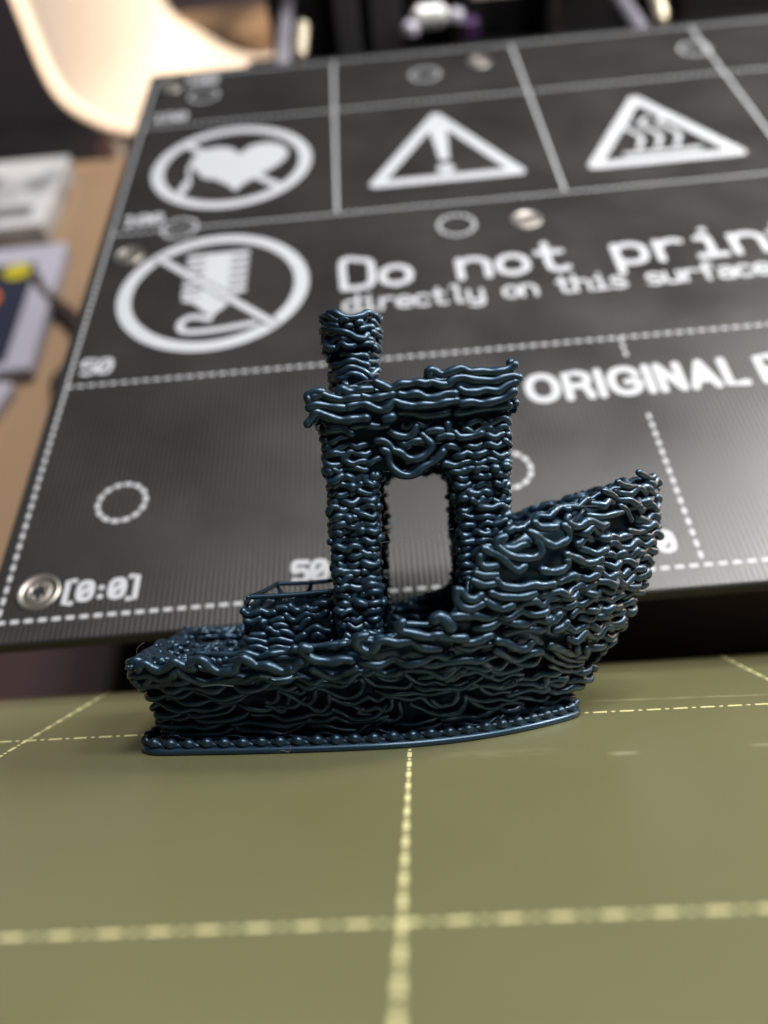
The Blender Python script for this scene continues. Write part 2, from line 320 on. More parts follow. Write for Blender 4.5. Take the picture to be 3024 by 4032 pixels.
    ('hull',0.36,[(23.53,-6.25,23.2),(24.3,-5.61,22.67),(24.84,-5.12,21.65)]),
    ('chimney',0.38,[(-6.21,-2.47,44.62),(-5.84,-2.75,44.67),(-5.21,-3.05,44.35),(-4.39,-3.24,44.12),(-3.86,-3.24,43.88),(-3.35,-3.16,43.52),(-2.82,-2.99,43.38),(-2.43,-2.79,43.46),(-2.14,-2.59,43.89)]),
    ('chimney',0.38,[(-4.94,-2.51,41.92),(-4.58,-2.61,42.02),(-4.05,-2.65,41.7),(-3.38,-2.55,41.6),(-2.84,-2.33,41.67),(-2.46,-2.08,41.56)]),
    ('chimney',0.38,[(-6.44,-1.25,41.02),(-5.51,-2.24,40.78),(-4.79,-2.56,40.95),(-4.22,-2.65,41.1),(-3.61,-2.6,41.06),(-3.03,-2.42,40.78),(-2.45,-2.07,40.6)]),
    ('chimney',0.38,[(-6.71,-0.53,40.12),(-5.57,-2.2,39.9),(-4.91,-2.52,40.08),(-4.41,-2.63,40.36),(-3.79,-2.63,40.32),(-3.07,-2.44,40.03),(-2.57,-2.16,39.63),(-2.19,-1.84,39.38)]),
    ('chimney',0.38,[(-6.66,-0.68,39.53),(-5.62,-2.17,39.22),(-4.9,-2.53,39.26),(-4.45,-2.63,39.62),(-3.77,-2.63,39.57),(-3.18,-2.49,39.35),(-2.74,-2.27,39.01)]),
    ('chimney',0.38,[(-4.21,-3.25,44.78),(-3.94,-3.25,44.83)]),
    ('chimney',0.38,[(-3.05,-3.08,45.14),(-2.85,-3.0,45.21)]),
    ('chimney',0.38,[(-2.76,-2.96,44.47),(-2.22,-2.65,44.7),(-1.64,-2.12,44.78)]),
    ('chimney',0.38,[(-1.61,-2.08,44.17),(-1.23,-1.52,44.12),(-0.8,-0.65,44.0)]),
    ('chimney',0.38,[(-1.91,-2.41,43.3),(-1.73,-2.22,43.19)]),
    ('chimney',0.38,[(-6.87,-1.7,46.56),(-6.25,-2.44,46.34),(-5.83,-2.75,45.89),(-5.28,-3.03,45.52)]),
    ('chimney',0.38,[(-6.63,-2.04,45.36),(-5.95,-2.67,45.24),(-5.38,-2.99,44.99)]),
    ('chimney',0.38,[(-6.3,-2.39,46.69),(-5.5,-2.93,46.44),(-4.69,-3.2,45.91),(-3.88,-3.24,45.71),(-3.08,-3.09,45.75),(-2.4,-2.77,46.05),(-2.06,-2.53,46.35),(-1.74,-2.23,46.33)]),
    ('chimney',0.38,[(-4.85,-3.16,45.59),(-4.57,-3.22,45.69),(-4.17,-3.25,45.52)]),
    ('chimney',0.38,[(-1.47,-1.91,45.43),(-1.18,-1.42,45.04),(-0.96,-0.82,44.67)]),
    ('chimney',0.38,[(-1.18,-1.42,46.21),(-0.88,-0.65,46.09),(-0.83,-0.65,45.74)]),
    ('chimney',0.38,[(-2.24,-1.89,41.92),(-1.86,-1.41,41.91),(-1.37,-0.53,41.7)]),
    ('chimney',0.38,[(-2.17,-1.81,40.97),(-1.72,-1.16,41.05),(-1.41,-0.53,40.93)]),
    ('chimney',0.38,[(-1.99,-1.6,39.55),(-1.59,-0.84,40.06),(-1.32,-0.53,40.16)]),
    ('chimney',0.38,[(-1.51,-1.96,42.54),(-1.39,-1.79,42.43)]),
    ('stern_box',0.38,[(-17.27,-5.45,14.3),(-16.85,-5.45,13.95),(-16.08,-5.45,14.02),(-15.31,-5.45,14.24)]),
    ('stern_box',0.38,[(-15.15,-5.45,14.18),(-14.56,-5.45,13.93),(-13.91,-5.45,14.0)]),
    ('stern_box',0.38,[(-13.56,-5.45,14.36),(-13.01,-5.45,14.44),(-12.37,-5.45,14.3)]),
    ('stern_box',0.38,[(-12.13,-5.45,14.55),(-11.72,-5.45,14.15),(-11.08,-5.45,14.01),(-10.52,-5.45,14.25)]),
    ('stern_box',0.38,[(-10.3,-5.45,14.29),(-9.89,-5.45,13.99),(-9.23,-5.45,14.17)]),
    ('stern_box',0.38,[(-9.31,-5.45,14.61),(-8.76,-5.45,14.69),(-8.17,-5.45,14.65)]),
    ('stern_box',0.38,[(-17.01,-5.45,13.2),(-16.36,-5.45,13.06),(-15.57,-5.45,13.45)]),
    ('stern_box',0.38,[(-15.28,-5.45,13.0),(-15.0,-5.45,13.09),(-15.13,-5.45,12.67)]),
    ('stern_box',0.38,[(-14.18,-5.45,13.05),(-13.63,-5.45,13.23),(-12.98,-5.45,13.2)]),
    ('stern_box',0.38,[(-12.63,-5.45,13.61),(-12.22,-5.45,13.15),(-11.58,-5.45,12.96),(-11.02,-5.45,13.3),(-10.45,-5.45,13.65),(-9.92,-5.45,13.56),(-9.39,-5.45,13.32)]),
    ('stern_box',0.38,[(-11.63,-5.45,12.15),(-11.08,-5.45,12.23),(-10.61,-5.45,12.85),(-10.16,-5.45,13.04)]),
    ('stern_box',0.38,[(-9.38,-5.45,13.43),(-8.73,-5.45,13.39),(-8.28,-5.45,13.69)]),
    ('stern_box',0.38,[(-13.89,-5.45,12.54),(-13.23,-5.45,12.61),(-12.7,-5.45,12.42)]),
    ('stern_box',0.38,[(-14.78,-5.45,12.21),(-14.45,-5.45,12.25),(-14.04,-5.45,11.85),(-13.51,-5.45,11.71)]),
    ('stern_box',0.38,[(-13.28,-5.45,11.91),(-12.63,-5.45,11.77),(-12.11,-5.45,11.42)]),
    ('stern_box',0.38,[(-10.46,-5.45,11.76),(-9.9,-5.45,12.05),(-9.35,-5.45,12.13),(-8.73,-5.45,11.77),(-7.98,-5.45,11.62)]),
    ('stern_box',0.38,[(-16.45,-5.45,11.66),(-15.26,-5.45,11.59)]),
    ('stern_box',0.38,[(-14.42,-5.45,11.0),(-13.65,-5.45,11.07),(-12.91,-5.45,10.87),(-12.16,-5.45,10.67)]),
    ('stern_box',0.38,[(-11.6,-5.45,10.96),(-10.81,-5.45,11.35)]),
    ('stern_box',0.38,[(-9.74,-5.45,11.18),(-9.29,-5.45,11.37),(-8.77,-5.45,11.02)]),
    ('stern_box',0.38,[(-16.92,-5.45,11.14),(-15.94,-5.45,11.09),(-15.09,-5.45,10.77)]),
    ('stern_box',0.38,[(-16.75,-5.45,10.37),(-15.77,-5.45,10.32),(-14.81,-5.45,9.94)]),
    ('stern_box',0.38,[(-14.48,-5.45,10.03),(-13.71,-5.45,10.26),(-13.06,-5.45,10.07),(-12.42,-5.45,9.92)]),
    ('hull',0.3,[(-14.32,-10.05,6.75),(-13.0,-10.27,6.92),(-11.81,-10.03,6.43),(-10.7,-9.92,6.16),(-9.71,-10.41,6.78),(-8.59,-10.33,6.58),(-7.78,-10.04,6.1),(-6.84,-9.68,5.52),(-5.85,-9.57,5.32),(-4.78,-9.92,5.79),(-4.29,-10.64,6.8),(-4.45,-11.28,7.57)]),
    ('hull',0.3,[(-13.05,-10.07,6.63),(-13.4,-9.25,5.44),(-14.13,-8.91,5.01),(-14.62,-8.98,5.18)]),
    ('hull',0.3,[(-13.08,-9.97,6.48),(-12.14,-9.71,5.99),(-11.24,-9.24,5.2),(-10.4,-9.04,4.73),(-9.56,-9.39,5.28),(-9.27,-10.11,6.32)]),
    ('hull',0.3,[(-12.06,-9.51,5.69),(-12.49,-8.88,4.67),(-13.1,-8.55,3.98),(-13.95,-8.68,4.44),(-14.69,-8.75,4.75)]),
    ('hull',0.3,[(-10.4,-9.04,4.73),(-9.59,-8.76,3.98),(-8.82,-8.78,3.95),(-8.1,-9.11,4.63),(-7.95,-9.83,5.8)]),
    ('hull',0.3,[(-7.86,-9.62,5.5),(-6.92,-9.25,4.86),(-5.94,-9.14,4.53),(-4.9,-9.26,4.76),(-3.95,-9.59,5.29),(-3.11,-9.31,4.8),(-2.32,-9.54,5.2)]),
    ('hull',0.3,[(-5.46,-9.01,4.22),(-4.48,-8.82,3.74),(-3.19,-8.93,3.95),(-2.33,-8.75,3.55),(-1.66,-8.95,4.01),(-1.59,-9.34,4.86)]),
    ('hull',0.3,[(-4.05,-11.48,7.71),(-3.17,-10.62,6.74),(-1.95,-10.47,6.52),(-0.72,-10.31,6.29),(0.28,-10.34,6.37),(0.7,-10.72,6.93)]),
    ('hull',0.3,[(-3.2,-12.52,8.49),(-2.46,-11.36,7.6),(-1.39,-10.97,7.22),(-0.5,-11.18,7.46),(-0.06,-12.23,8.27),(0.68,-12.34,8.38)]),
    ('hull',0.3,[(0.03,-11.67,7.85),(0.94,-10.7,6.91),(1.91,-10.36,6.54),(2.92,-10.35,6.68),(3.89,-9.87,6.21),(5.02,-9.59,6.09),(6.29,-9.54,6.39)]),
    ('hull',0.3,[(-2.18,-9.64,5.34),(-1.07,-9.48,5.12),(0.42,-9.22,4.73),(1.44,-9.25,4.94),(2.27,-8.69,4.0),(3.4,-8.31,3.6),(4.69,-8.23,3.89),(5.11,-8.7,4.87),(4.89,-9.4,5.8)]),
    ('hull',0.3,[(0.38,-8.94,4.16),(1.48,-8.52,3.49),(2.59,-8.07,2.81),(3.86,-7.76,2.54),(5.16,-7.55,2.8),(5.84,-7.8,3.6),(6.0,-8.36,4.62)]),
    ('hull',0.3,[(-5.15,-8.7,3.49),(-3.9,-8.56,3.13),(-2.67,-8.41,2.52),(-1.39,-8.37,2.45),(-0.71,-8.49,3.08),(-0.87,-9.11,4.39)]),
    ('hull',0.32,[(2.53,-8.9,4.48),(3.16,-8.45,3.78),(4.05,-8.24,3.69),(4.84,-8.25,3.98),(5.21,-8.59,4.71),(5.12,-9.24,5.64)]),
    ('hull',0.32,[(2.44,-8.13,2.96),(3.54,-7.8,2.48),(4.67,-7.56,2.48),(5.71,-7.46,2.96),(5.97,-8.06,4.1),(5.99,-8.36,4.62)]),
    ('hull',0.32,[(6.1,-8.25,4.48),(6.99,-7.71,3.97),(7.9,-7.26,3.7),(8.82,-6.93,3.69),(9.76,-6.56,3.67),(10.71,-5.95,3.36),(11.67,-5.57,3.45)]),
    ('hull',0.32,[(6.42,-7.91,4.05),(7.32,-7.17,3.26),(8.35,-6.53,2.71),(9.28,-6.09,2.55),(10.0,-5.98,2.95),(10.95,-5.61,3.04),(11.92,-4.95,2.72)]),
    ('hull',0.32,[(6.36,-9.44,6.28),(7.25,-8.83,5.77),(7.92,-8.08,5.02),(8.83,-7.45,4.49),(9.75,-7.2,4.61),(10.69,-6.72,4.45)]),
    ('hull',0.32,[(11.66,-5.67,3.59),(12.65,-4.93,3.25),(13.66,-4.02,2.75),(14.69,-3.24,2.52),(15.19,-3.12,2.82)]),
    ('hull',0.32,[(7.93,-9.84,7.38),(8.6,-9.07,6.64),(9.51,-8.36,6.11),(10.31,-8.26,6.38),(11.12,-8.13,6.64),(12.06,-7.49,6.35)]),
    ('hull',0.32,[(15.25,-6.78,7.62),(16.45,-5.39,6.84),(17.79,-4.08,6.28),(19.14,-3.06,6.25)]),
    ('hull',0.32,[(15.19,-6.17,6.83),(16.5,-4.78,6.02),(17.84,-3.58,5.6),(19.19,-2.56,5.56)]),
    ('hull',0.32,[(15.5,-7.74,8.68),(16.64,-5.87,7.6),(17.87,-4.48,6.93),(19.1,-3.37,6.66)]),
]
boat = empty("toy_boat", MS)
tag(boat, "dark blue 3D-printed toy boat of rough wavy strands standing on the olive sheet", "toy boat")

STR = []          # every strand: (score, part, points, radii)
TP = []           # strands followed one by one
for part, r, pts in TRACED:
    P = smooth_curve(pts, .24); d = np.concatenate([[0], np.cumsum(np.linalg.norm(np.diff(P, axis=0), axis=1))])
    ln = d[-1]
    r *= {'roof': 1.14, 'cabin': 1.12, 'chimney': 1.12, 'stern_box': 1.08, 'hull': 1.13 if r >= .40 else 1.0}[part]
    R = r * (1 + .10 * np.sin(2 * math.pi * d / rng.uniform(1.8, 2.8) + rng.uniform(0, 6.28)))
    if ln < 1.0: R = R * 1.12
    TP.append((part, P, R)); STR.append((ln + 2.0, part, P, R))
TPP = np.concatenate([P for q, P, R in TP if q != "hull" or P[:, 2].mean() > 8.4])
TPL = np.concatenate([P for q, P, R in TP if q == "hull" and P[:, 2].mean() <= 8.4])
def covered(P, lim=.60):
    Q = TPP if P[:, 2].mean() > 8.0 else TPL
    d = ((P[::2, None, :] * [1, .55, 1] - Q[None, :, :] * [1, .55, 1]) ** 2).sum(2).min(1)
    lim = .34 if P[:, 2].mean() < 8.0 else (.44 if P[:, 2].mean() > 27 else lim)
    return (d < lim * lim).mean()
def add_strand(part, P, R, score=None, facing=None):
    if part != "base_plate" and score is None and P[:, 1].mean() < -1.0 and (facing is None or facing < 0) and covered(P) > .28: return
    L = float(np.linalg.norm(np.diff(P, axis=0), axis=1).sum())
    if score is None:
        my = P[:, 1].mean() if facing is None else facing
        score = (L + 0.8) if my < 0 else L * 0.01
    STR.append((score, part, P, R))
def wob(n, s, lam, ph): return np.sin(2 * math.pi * s / lam + ph)

def lay(part, C, z, seg, r0=0.40, amp=0.25, lam=(2.0, 3.4), tuck=0.35, out=0.12, jit=0.10, closed=True, breaks=None,
        hook=0.0, sag=0.0, keep=None, zf=None, facing=True, rough_ends=0.25, ball=0.0, rvar=0.12, curl=0.18, lap=(-.05, .25)):
    """lay strands of plastic along a contour C (x, y) at height z, broken into segments of random length"""
    C = np.asarray(C, float); Cc = np.concatenate([C, C[:1]]) if closed else C
    S = np.concatenate([[0], np.cumsum(np.linalg.norm(np.diff(Cc, axis=0), axis=1))]); L = S[-1]
    T = np.gradient(Cc, axis=0)
    if closed: T[0] = T[-1] = Cc[1] - Cc[-2]
    T /= np.linalg.norm(T, axis=1)[:, None] + 1e-12
    Nn = np.column_stack([T[:, 1], -T[:, 0]])
    cuts = []; s = rng.uniform(0, seg[1]) if closed and breaks is None else 0.0
    s0 = s; cuts.append(s)
    end = s0 + L if closed else L
    while True:
        s += rng.uniform(*seg) if rng.random() < .75 else rng.uniform(seg[0], (seg[0] + seg[1]) / 2)
        if s > end - seg[0] * .6: cuts.append(end); break
        cuts.append(s)
    if breaks is not None:
        cuts = sorted(set([c for c in cuts if all(abs(c - b) > .8 for b in breaks)] + [b for b in breaks if 0 <= b <= end]))
    for a, b in zip(cuts[:-1], cuts[1:]):
        ov = rng.uniform(*lap)
        a2, b2 = a - ov, b + ov * .6
        if not closed: a2, b2 = max(a2, 0), min(b2, L)
        if b2 - a2 < .25: continue
        k = max(4, int((b2 - a2) / 0.26) + 1)
        sv = np.linspace(a2, b2, k); sm = np.mod(sv, L) if closed else sv
        x = np.interp(sm, S, Cc[:, 0]); y = np.interp(sm, S, Cc[:, 1])
        nx = np.interp(sm, S, Nn[:, 0]); ny = np.interp(sm, S, Nn[:, 1])
        ln = np.hypot(nx, ny) + 1e-9; nx /= ln; ny /= ln
        if keep is not None and not keep(x.mean(), y.mean(), z): continue
        d0 = sv - sv[0]; d1 = sv[-1] - sv; l = rng.uniform(*lam)
        A = amp * rng.uniform(.45, 1.25)
        zz = A * np.sin(2 * math.pi * sv / l + rng.uniform(0, 6.28)) + .35 * A * np.sin(2 * math.pi * sv / (l * .53) + rng.uniform(0, 6.28))
        zz += rng.uniform(-jit, jit)
        # a cooling strand sags between its two ends and climbs at one of them
        sl = b2 - a2; tt = d0 / max(sl, 1e-6)
        if sag: zz -= min(sag, sag * sl / 5.0) * rng.uniform(.4, 1.2) * 4 * tt * (1 - tt)
        cv = curl * rng.uniform(-1, 1); zz += cv * (4 * tt * (1 - tt) - .5)
        if hook:
            hs = hook * rng.uniform(-.3, 1.0)
            zz += hs * np.exp(-(d1 / .75) ** 2)
        no = out * np.sin(2 * math.pi * sv / (l * 1.3) + rng.uniform(0, 6.28)) + rng.uniform(-.08, .12)
        t0, t1 = (tuck * rng.uniform(.2, 1.2), tuck * rng.uniform(.2, 1.2))
        no = no - t0 * np.exp(-(d0 / .55) ** 2) - t1 * np.exp(-(d1 / .55) ** 2)
        if rng.random() < rough_ends:                     # one end sticks out
            no = no + rng.uniform(.15, .45) * np.exp(-((d0 if rng.random() < .5 else d1) / .6) ** 2)
        r = r0 * rng.uniform(.90, 1.10) * (1 + rvar * np.sin(2 * math.pi * sv / (l * .9) + rng.uniform(0, 6.28)))
        if ball and rng.random() < ball:
            r = r * (1 + .28 * np.exp(-((d0 if rng.random() < .5 else d1) / .45) ** 2))
        zb = (zf(x, y) if zf is not None else z)
        P = np.column_stack([x + nx * no, y + ny * no, zb + zz])
        f = None
        if facing: f = ny.mean() + (0.12 if abs(nx.mean()) > .9 else 0) - 0.02
        else: f = 1.0
        add_strand(part, P, r, facing=f)

# ------------------------------------------------------------------ hull
PITCH = 0.93
def base_outline(off, n=300):
    P = hull_contour(0.9, 0.0, n)
    T = np.roll(P, -1, 0) - np.roll(P, 1, 0); T /= np.linalg.norm(T, axis=1)[:, None]
    return P + np.column_stack([T[:, 1], -T[:, 0]]) * off
plate_o = base_outline(2.35)
# squeezed first layers: a flat plate with a rounded rim
mb = MB()
rings = [(plate_o, 0.02), (base_outline(2.50), 0.16), (base_outline(2.52), 0.40), (base_outline(2.4), 0.62), (base_outline(2.05), 0.76), (base_outline(0.6), 0.80), (base_outline(-2.0), 0.80)]
n = 300
V = np.concatenate([np.column_stack([q, np.full(n, z)]) for q, z in rings])
F = [(a * n + i, a * n + (i + 1) % n, (a + 1) * n + (i + 1) % n, (a + 1) * n + i) for a in range(len(rings) - 1) for i in range(n)]
F += [tuple(range(n))[::-1], tuple(range((len(rings) - 1) * n, len(rings) * n))]
mb.add(V, F)
base_plate = mb.build("base_plate", PLA, boat)
# the bead that runs round the rim of the plate, swelling to pearls
bo, bl = resample(base_outline(1.95), 1400)
def bead_run():
    S = np.linspace(0, bl, 1400, endpoint=False); per = 1.95
    nb = int(bl / per); per = bl / nb
    for i in range(nb):
        a, b = i * per, (i + 1) * per
        idx = np.arange(int(a / bl * 1400), int(b / bl * 1400) + 2) % 1400
        idx = idx[::2]
        ph = np.linspace(0, 1, len(idx)); g = np.exp(-((ph - .5) / .26) ** 2)
        sc = rng.uniform(.85, 1.12)
        r = 0.23 + 0.34 * sc * g
        zz = 1.02 + 0.14 * g - 0.16 * (ph - .5) * 2 * (1 - g) + rng.uniform(-.05, .05)
        q = bo[idx]; T = np.gradient(q, axis=0); T /= np.linalg.norm(T, axis=1)[:, None]
        q = q + np.column_stack([T[:, 1], -T[:, 0]]) * (0.10 * g - .10)[:, None] 
        P = np.column_stack([q, zz]); f = T[:, 0].mean()     # near side runs towards +x
        add_strand("base_plate", P, r, score=(2.6 if f > -.1 else .02))
bead_run()

def u_contour(z):
    """part of the hull contour that exists at height z (below the gunwale line), and whether it is closed"""
    C = hull_contour(z); g = gunwale(C[:, 0])
    if z <= 10.0: return C, True
    ok = g >= z
    idx = np.where(ok)[0]
    return (C[idx[0]:idx[-1] + 1], False) if len(idx) > 12 else (None, False)
z = 1.55; 
while z < 26.4:
    C, closed = u_contour(z)
    if C is not None:
        if z < 7.2:      # under the bulge: thin strands hanging in festoons
            lay("hull", C, z, (4.5, 11), r0=0.30, amp=.20, lam=(3.5, 6), tuck=.3, out=.22, jit=.14, hook=.75, sag=.7, closed=closed, rough_ends=.1, keep=lambda x, y, zz: x < 9)
            lay("hull", C, z, (3, 7), r0=0.40, amp=.22, lam=(3, 5), tuck=.45, out=.18, jit=.12, hook=.35, sag=.35, closed=closed, keep=lambda x, y, zz: x >= 8)
            z += 0.72
        elif z < 10.2:
            lay("hull", C, z, (4, 11), r0=0.44, amp=.30, lam=(3.0, 4.8), tuck=.45, out=.22, jit=.12, hook=.3, sag=.35, closed=closed)
            z += 0.86
        else:
            # long strands amidships, shorter and tighter at the bow
            x0 = C[:, 0].min()
            lay("hull", C, z, (2.2, 6.0), r0=0.455, amp=.24, lam=(2.5, 4.2), tuck=.65, out=.18, jit=.12, hook=.25, sag=.32, curl=.3, closed=closed, ball=.2)
            z += PITCH
    else: z += PITCH
# inner face of the bulwark
z = 8.6
while z < 24.5:
    C = hull_contour(z, 2.2); g = gunwale(C[:, 0]); idx = np.where(g >= z + .1)[0]
    if len(idx) > 12:
        closed = len(idx) == len(C)
        CC = (C if closed else C[idx[0]:idx[-1] + 1])
        lay("hull", CC[::-1], z, (2.5, 7), r0=0.36, amp=.2, tuck=.3, closed=closed, facing=False)
    z += PITCH
# strands along the top of the gunwale
tc_ = []
C = hull_contour(11.0)
def top_path(inset, lift):
    out = []
    for q in hull_contour(10.5, inset):
        x = q[0]
        for _ in range(4):
            zt = gunwale(x); Cz = None
            u = (q[0] - x_stern(10.5)) / (x_bow(10.5) - x_stern(10.5)); x = x_stern(zt) + u * (x_bow(zt) - x_stern(zt))
        y = np.sign(q[1]) * max(0, hull_y(x, zt) - inset) if abs(q[1]) > .2 else q[1]
        out.append((x, y, zt + lift))
    return np.array(out)
for ins, lift in ((.55, .15), (1.2, .2), (1.8, .05)):
    tp = top_path(ins, lift)
    S = np.arange(len(tp)); zs = tp[:, 2]
    tx = tp[:, 0]
    def zf(x, y, tp=tp):
        d = (tp[:, 0][:, None] - x[None, :]) ** 2 + (tp[:, 1][:, None] - y[None, :]) ** 2
        return tp[np.argmin(d, axis=0), 2]
    lay("hull", tp[:, :2], 0, (2.5, 6), r0=.37, amp=.2, tuck=.2, out=.25, zf=zf, facing=True if ins < 1 else False, closed=True, ball=.2)

# dark body of the hull behind the strands: outer wall, inner wall, deck
def wall_grid(inset, sub):
    nu = 180; Z = []
    base = hull_contour(1.0, inset, nu)
    rows = []
    for t in np.linspace(0, 1, 14):
        row = []
        for i in range(nu):
            zt = 0.8
            x = base[i, 0]
            top = gunwale(hull_contour_cache(min(10.5, 25), inset, nu)[i, 0]) 
            for _ in range(3):
                zz = 0.8 + t * (top - sub - 0.8)
                q = hull_contour_cache(zz, inset, nu)[i]; top = gunwale(hull_contour_cache(top, inset, nu)[i, 0])
            row.append((q[0], q[1], zz))
        rows.append(row)
    return np.array(rows)
_cache = {}
def hull_contour_cache(z, inset, nu):
    k = (round(float(z) * 4) / 4, inset)
    if k not in _cache: _cache[k] = hull_contour(k[0], inset, nu)
    return _cache[k]
mb = MB()
Wo = wall_grid(1.15, 0.45); Wi = wall_grid(2.0, 0.45)
nr, nc = Wo.shape[:2]
def grid_faces(nr, nc, off, flip):
    F = []
    for a in range(nr - 1):
        for i in range(nc):
            q = (off + a * nc + i, off + a * nc + (i + 1) % nc, off + (a + 1) * nc + (i + 1) % nc, off + (a + 1) * nc + i)
            F.append(q[::-1] if flip else q)
    return F
V = np.concatenate([Wo.reshape(-1, 3), Wi.reshape(-1, 3)]); o2 = nr * nc
F = grid_faces(nr, nc, 0, False) + grid_faces(nr, nc, o2, True)
F += [((nr - 1) * nc + i, (nr - 1) * nc + (i + 1) % nc, o2 + (nr - 1) * nc + (i + 1) % nc, o2 + (nr - 1) * nc + i) for i in range(nc)]
mb.add(V, F)
dk = hull_contour(8.2, 1.2, 160)
mb.add(np.column_stack([dk, np.full(160, 8.3)]), [tuple(range(160))])
hull = mb.build("hull", CORE, boat)
# deck raster: straight strands across the deck behind the box and in front of the cabin
for k, x in enumerate(np.arange(-27, 20, 0.85)):
    w = float(hull_y(x, 8.6)) - 2.0
    if w > 1.2:
        yv = np.linspace(-w, w, max(6, int(w * 2)))
        P = np.column_stack([x + .08 * np.sin(yv * 1.3 + k), yv, 8.55 + .12 * np.sin(yv * 2.1 + k * 1.7)])
        add_strand("hull", P, .38, score=.01)

# stern deck loops: short tangled ends on the transom and the deck behind the box
for k in range(150):
    x = rng.uniform(-28.2, -18.5); w = float(hull_y(x, 9.5)) - .4
    edge = rng.random() < .6
    if edge: 
        if rng.random() < .5: x = rng.uniform(-28.4, -26.4); y = rng.uniform(-w, w)
        else: y = rng.choice([-1, 1]) * rng.uniform(w - 2.2, w)
    else: y = rng.uniform(-w, w)
    a = rng.uniform(0, 6.28); L = rng.uniform(.8, 3.0); q = [np.array([x, y, (9.9 if edge else 8.9) + rng.uniform(0, .5)])]
    for _ in range(int(L / .6) + 1):
        a += rng.uniform(-.9, .9); n_ = q[-1] + np.array([math.cos(a) * .6, math.sin(a) * .6, rng.uniform(-.2, .2)])
        n_[0] = max(n_[0], -28.7); n_[1] = np.clip(n_[1], -w, w); q.append(n_)
    add_strand("hull", smooth_curve(q, .25), rng.uniform(.26, .38), score=.3 if y < 2 else .05)
# ------------------------------------------------------------------ stern box
bx0, bx1, by = -17.2, -7.7, 5.2
box_c = resample(np.array([(bx0, -by), (bx1, -by), (bx1, by), (bx0, by)]), 200)[0]
z = 9.0; k = 0
while z < 15.0:
    brk = [9.5 * .0, 9.5, 9.5 + 10.4, 19 + 10.4]
    lay("stern_box", box_c, z, (1.6, 4.2), r0=.37, amp=.26, lam=(2.0, 3.4), tuck=.5, curl=.3, out=.12, jit=.12, hook=.2, breaks=brk, ball=.3)
    z += .76
mb = MB()
for a, b, c, d in ((bx0 + .3, bx1 - .3, -by + .3, -by + 1.7), (bx0 + .3, bx1 - .3, by - 1.7, by - .3), (bx0 + .3, bx0 + 1.7, -by + 1.7, by - 1.7), (bx1 - 1.7, bx1 - .3, -by + 1.7, by - 1.7)):
    mb.box(a, b, c, d, 8.4, 14.2)
mb.box(bx0 + 1.7, bx1 - 1.7, -by + 1.7, by - 1.7, 8.4, 11.0)
stern_box = mb.build("stern_box", CORE, boat, smooth=False)
zz = 15.75
for a, b in (((bx0 + .6, -by + .1, zz), (bx1 + .8, -by + .2, zz + .15)), ((bx0 + 2.0, by - 1.2, zz + .5), (bx1 + .5, by - 1.0, zz + .55)), ((bx0 + .5, -by, zz), (bx0 + 2.1, by - 1.2, zz + .5)),
             ((bx0 + 2.0, by - 1.2, zz + .5), (bx0 + 2.5, by - 1.4, 15.0)), ((bx0 + .2, -by, 15.2), (bx0 + .6, -by + .1, zz)), ((-11.5, by - .9, 15.0), (-11.0, by - 1.1, zz + .5))):
    add_strand("stern_box", smooth_curve([a, ((a[0] + b[0]) / 2 + .05, (a[1] + b[1]) / 2, (a[2] + b[2]) / 2 - .10), b]), .27, score=6)

# ------------------------------------------------------------------ cabin
def rear_x(z): return np.interp(z, [11, 32], [-6.5, -7.0])
def rear_jamb(z):
    x = np.interp(z, [11, 32], [-2.2, -1.5]); return x + max(0, z - 26.9) ** 1.6 * .55
def front_jamb(z):
    x = np.interp(z, [11, 32], [6.3, 6.2]); return x - max(0, z - 26.9) ** 1.6 * .55
def front_x(z): return np.interp(z, [11, 22, 32], [11.6, 11.5, 12.1])
CY = 9.9; JY = 7.7
def round_path(pts, r=1.0):
    pts = np.array(pts, float); out = [pts[0]]
    for a, b, c in zip(pts[:-2], pts[1:-1], pts[2:]):
        d1 = (a - b) / np.linalg.norm(a - b); d2 = (c - b) / np.linalg.norm(c - b)
        for t in np.linspace(0, 1, 6):
            p0, p2 = b + d1 * r, b + d2 * r
            out.append((1 - t) ** 2 * p0 + 2 * t * (1 - t) * b + t * t * p2)
    out.append(pts[-1]); return resample(np.array(out), 260, closed=False)[0]
def rear_keep(x, y, z): return not (x < -5.5 and (y * y + (z - 23.5) ** 2) < 4.4 ** 2)
def front_keep(x, y, z): return not (x > 10.5 and abs(y) < 5.0 and 19 < z < 28.2)
z = 9.3
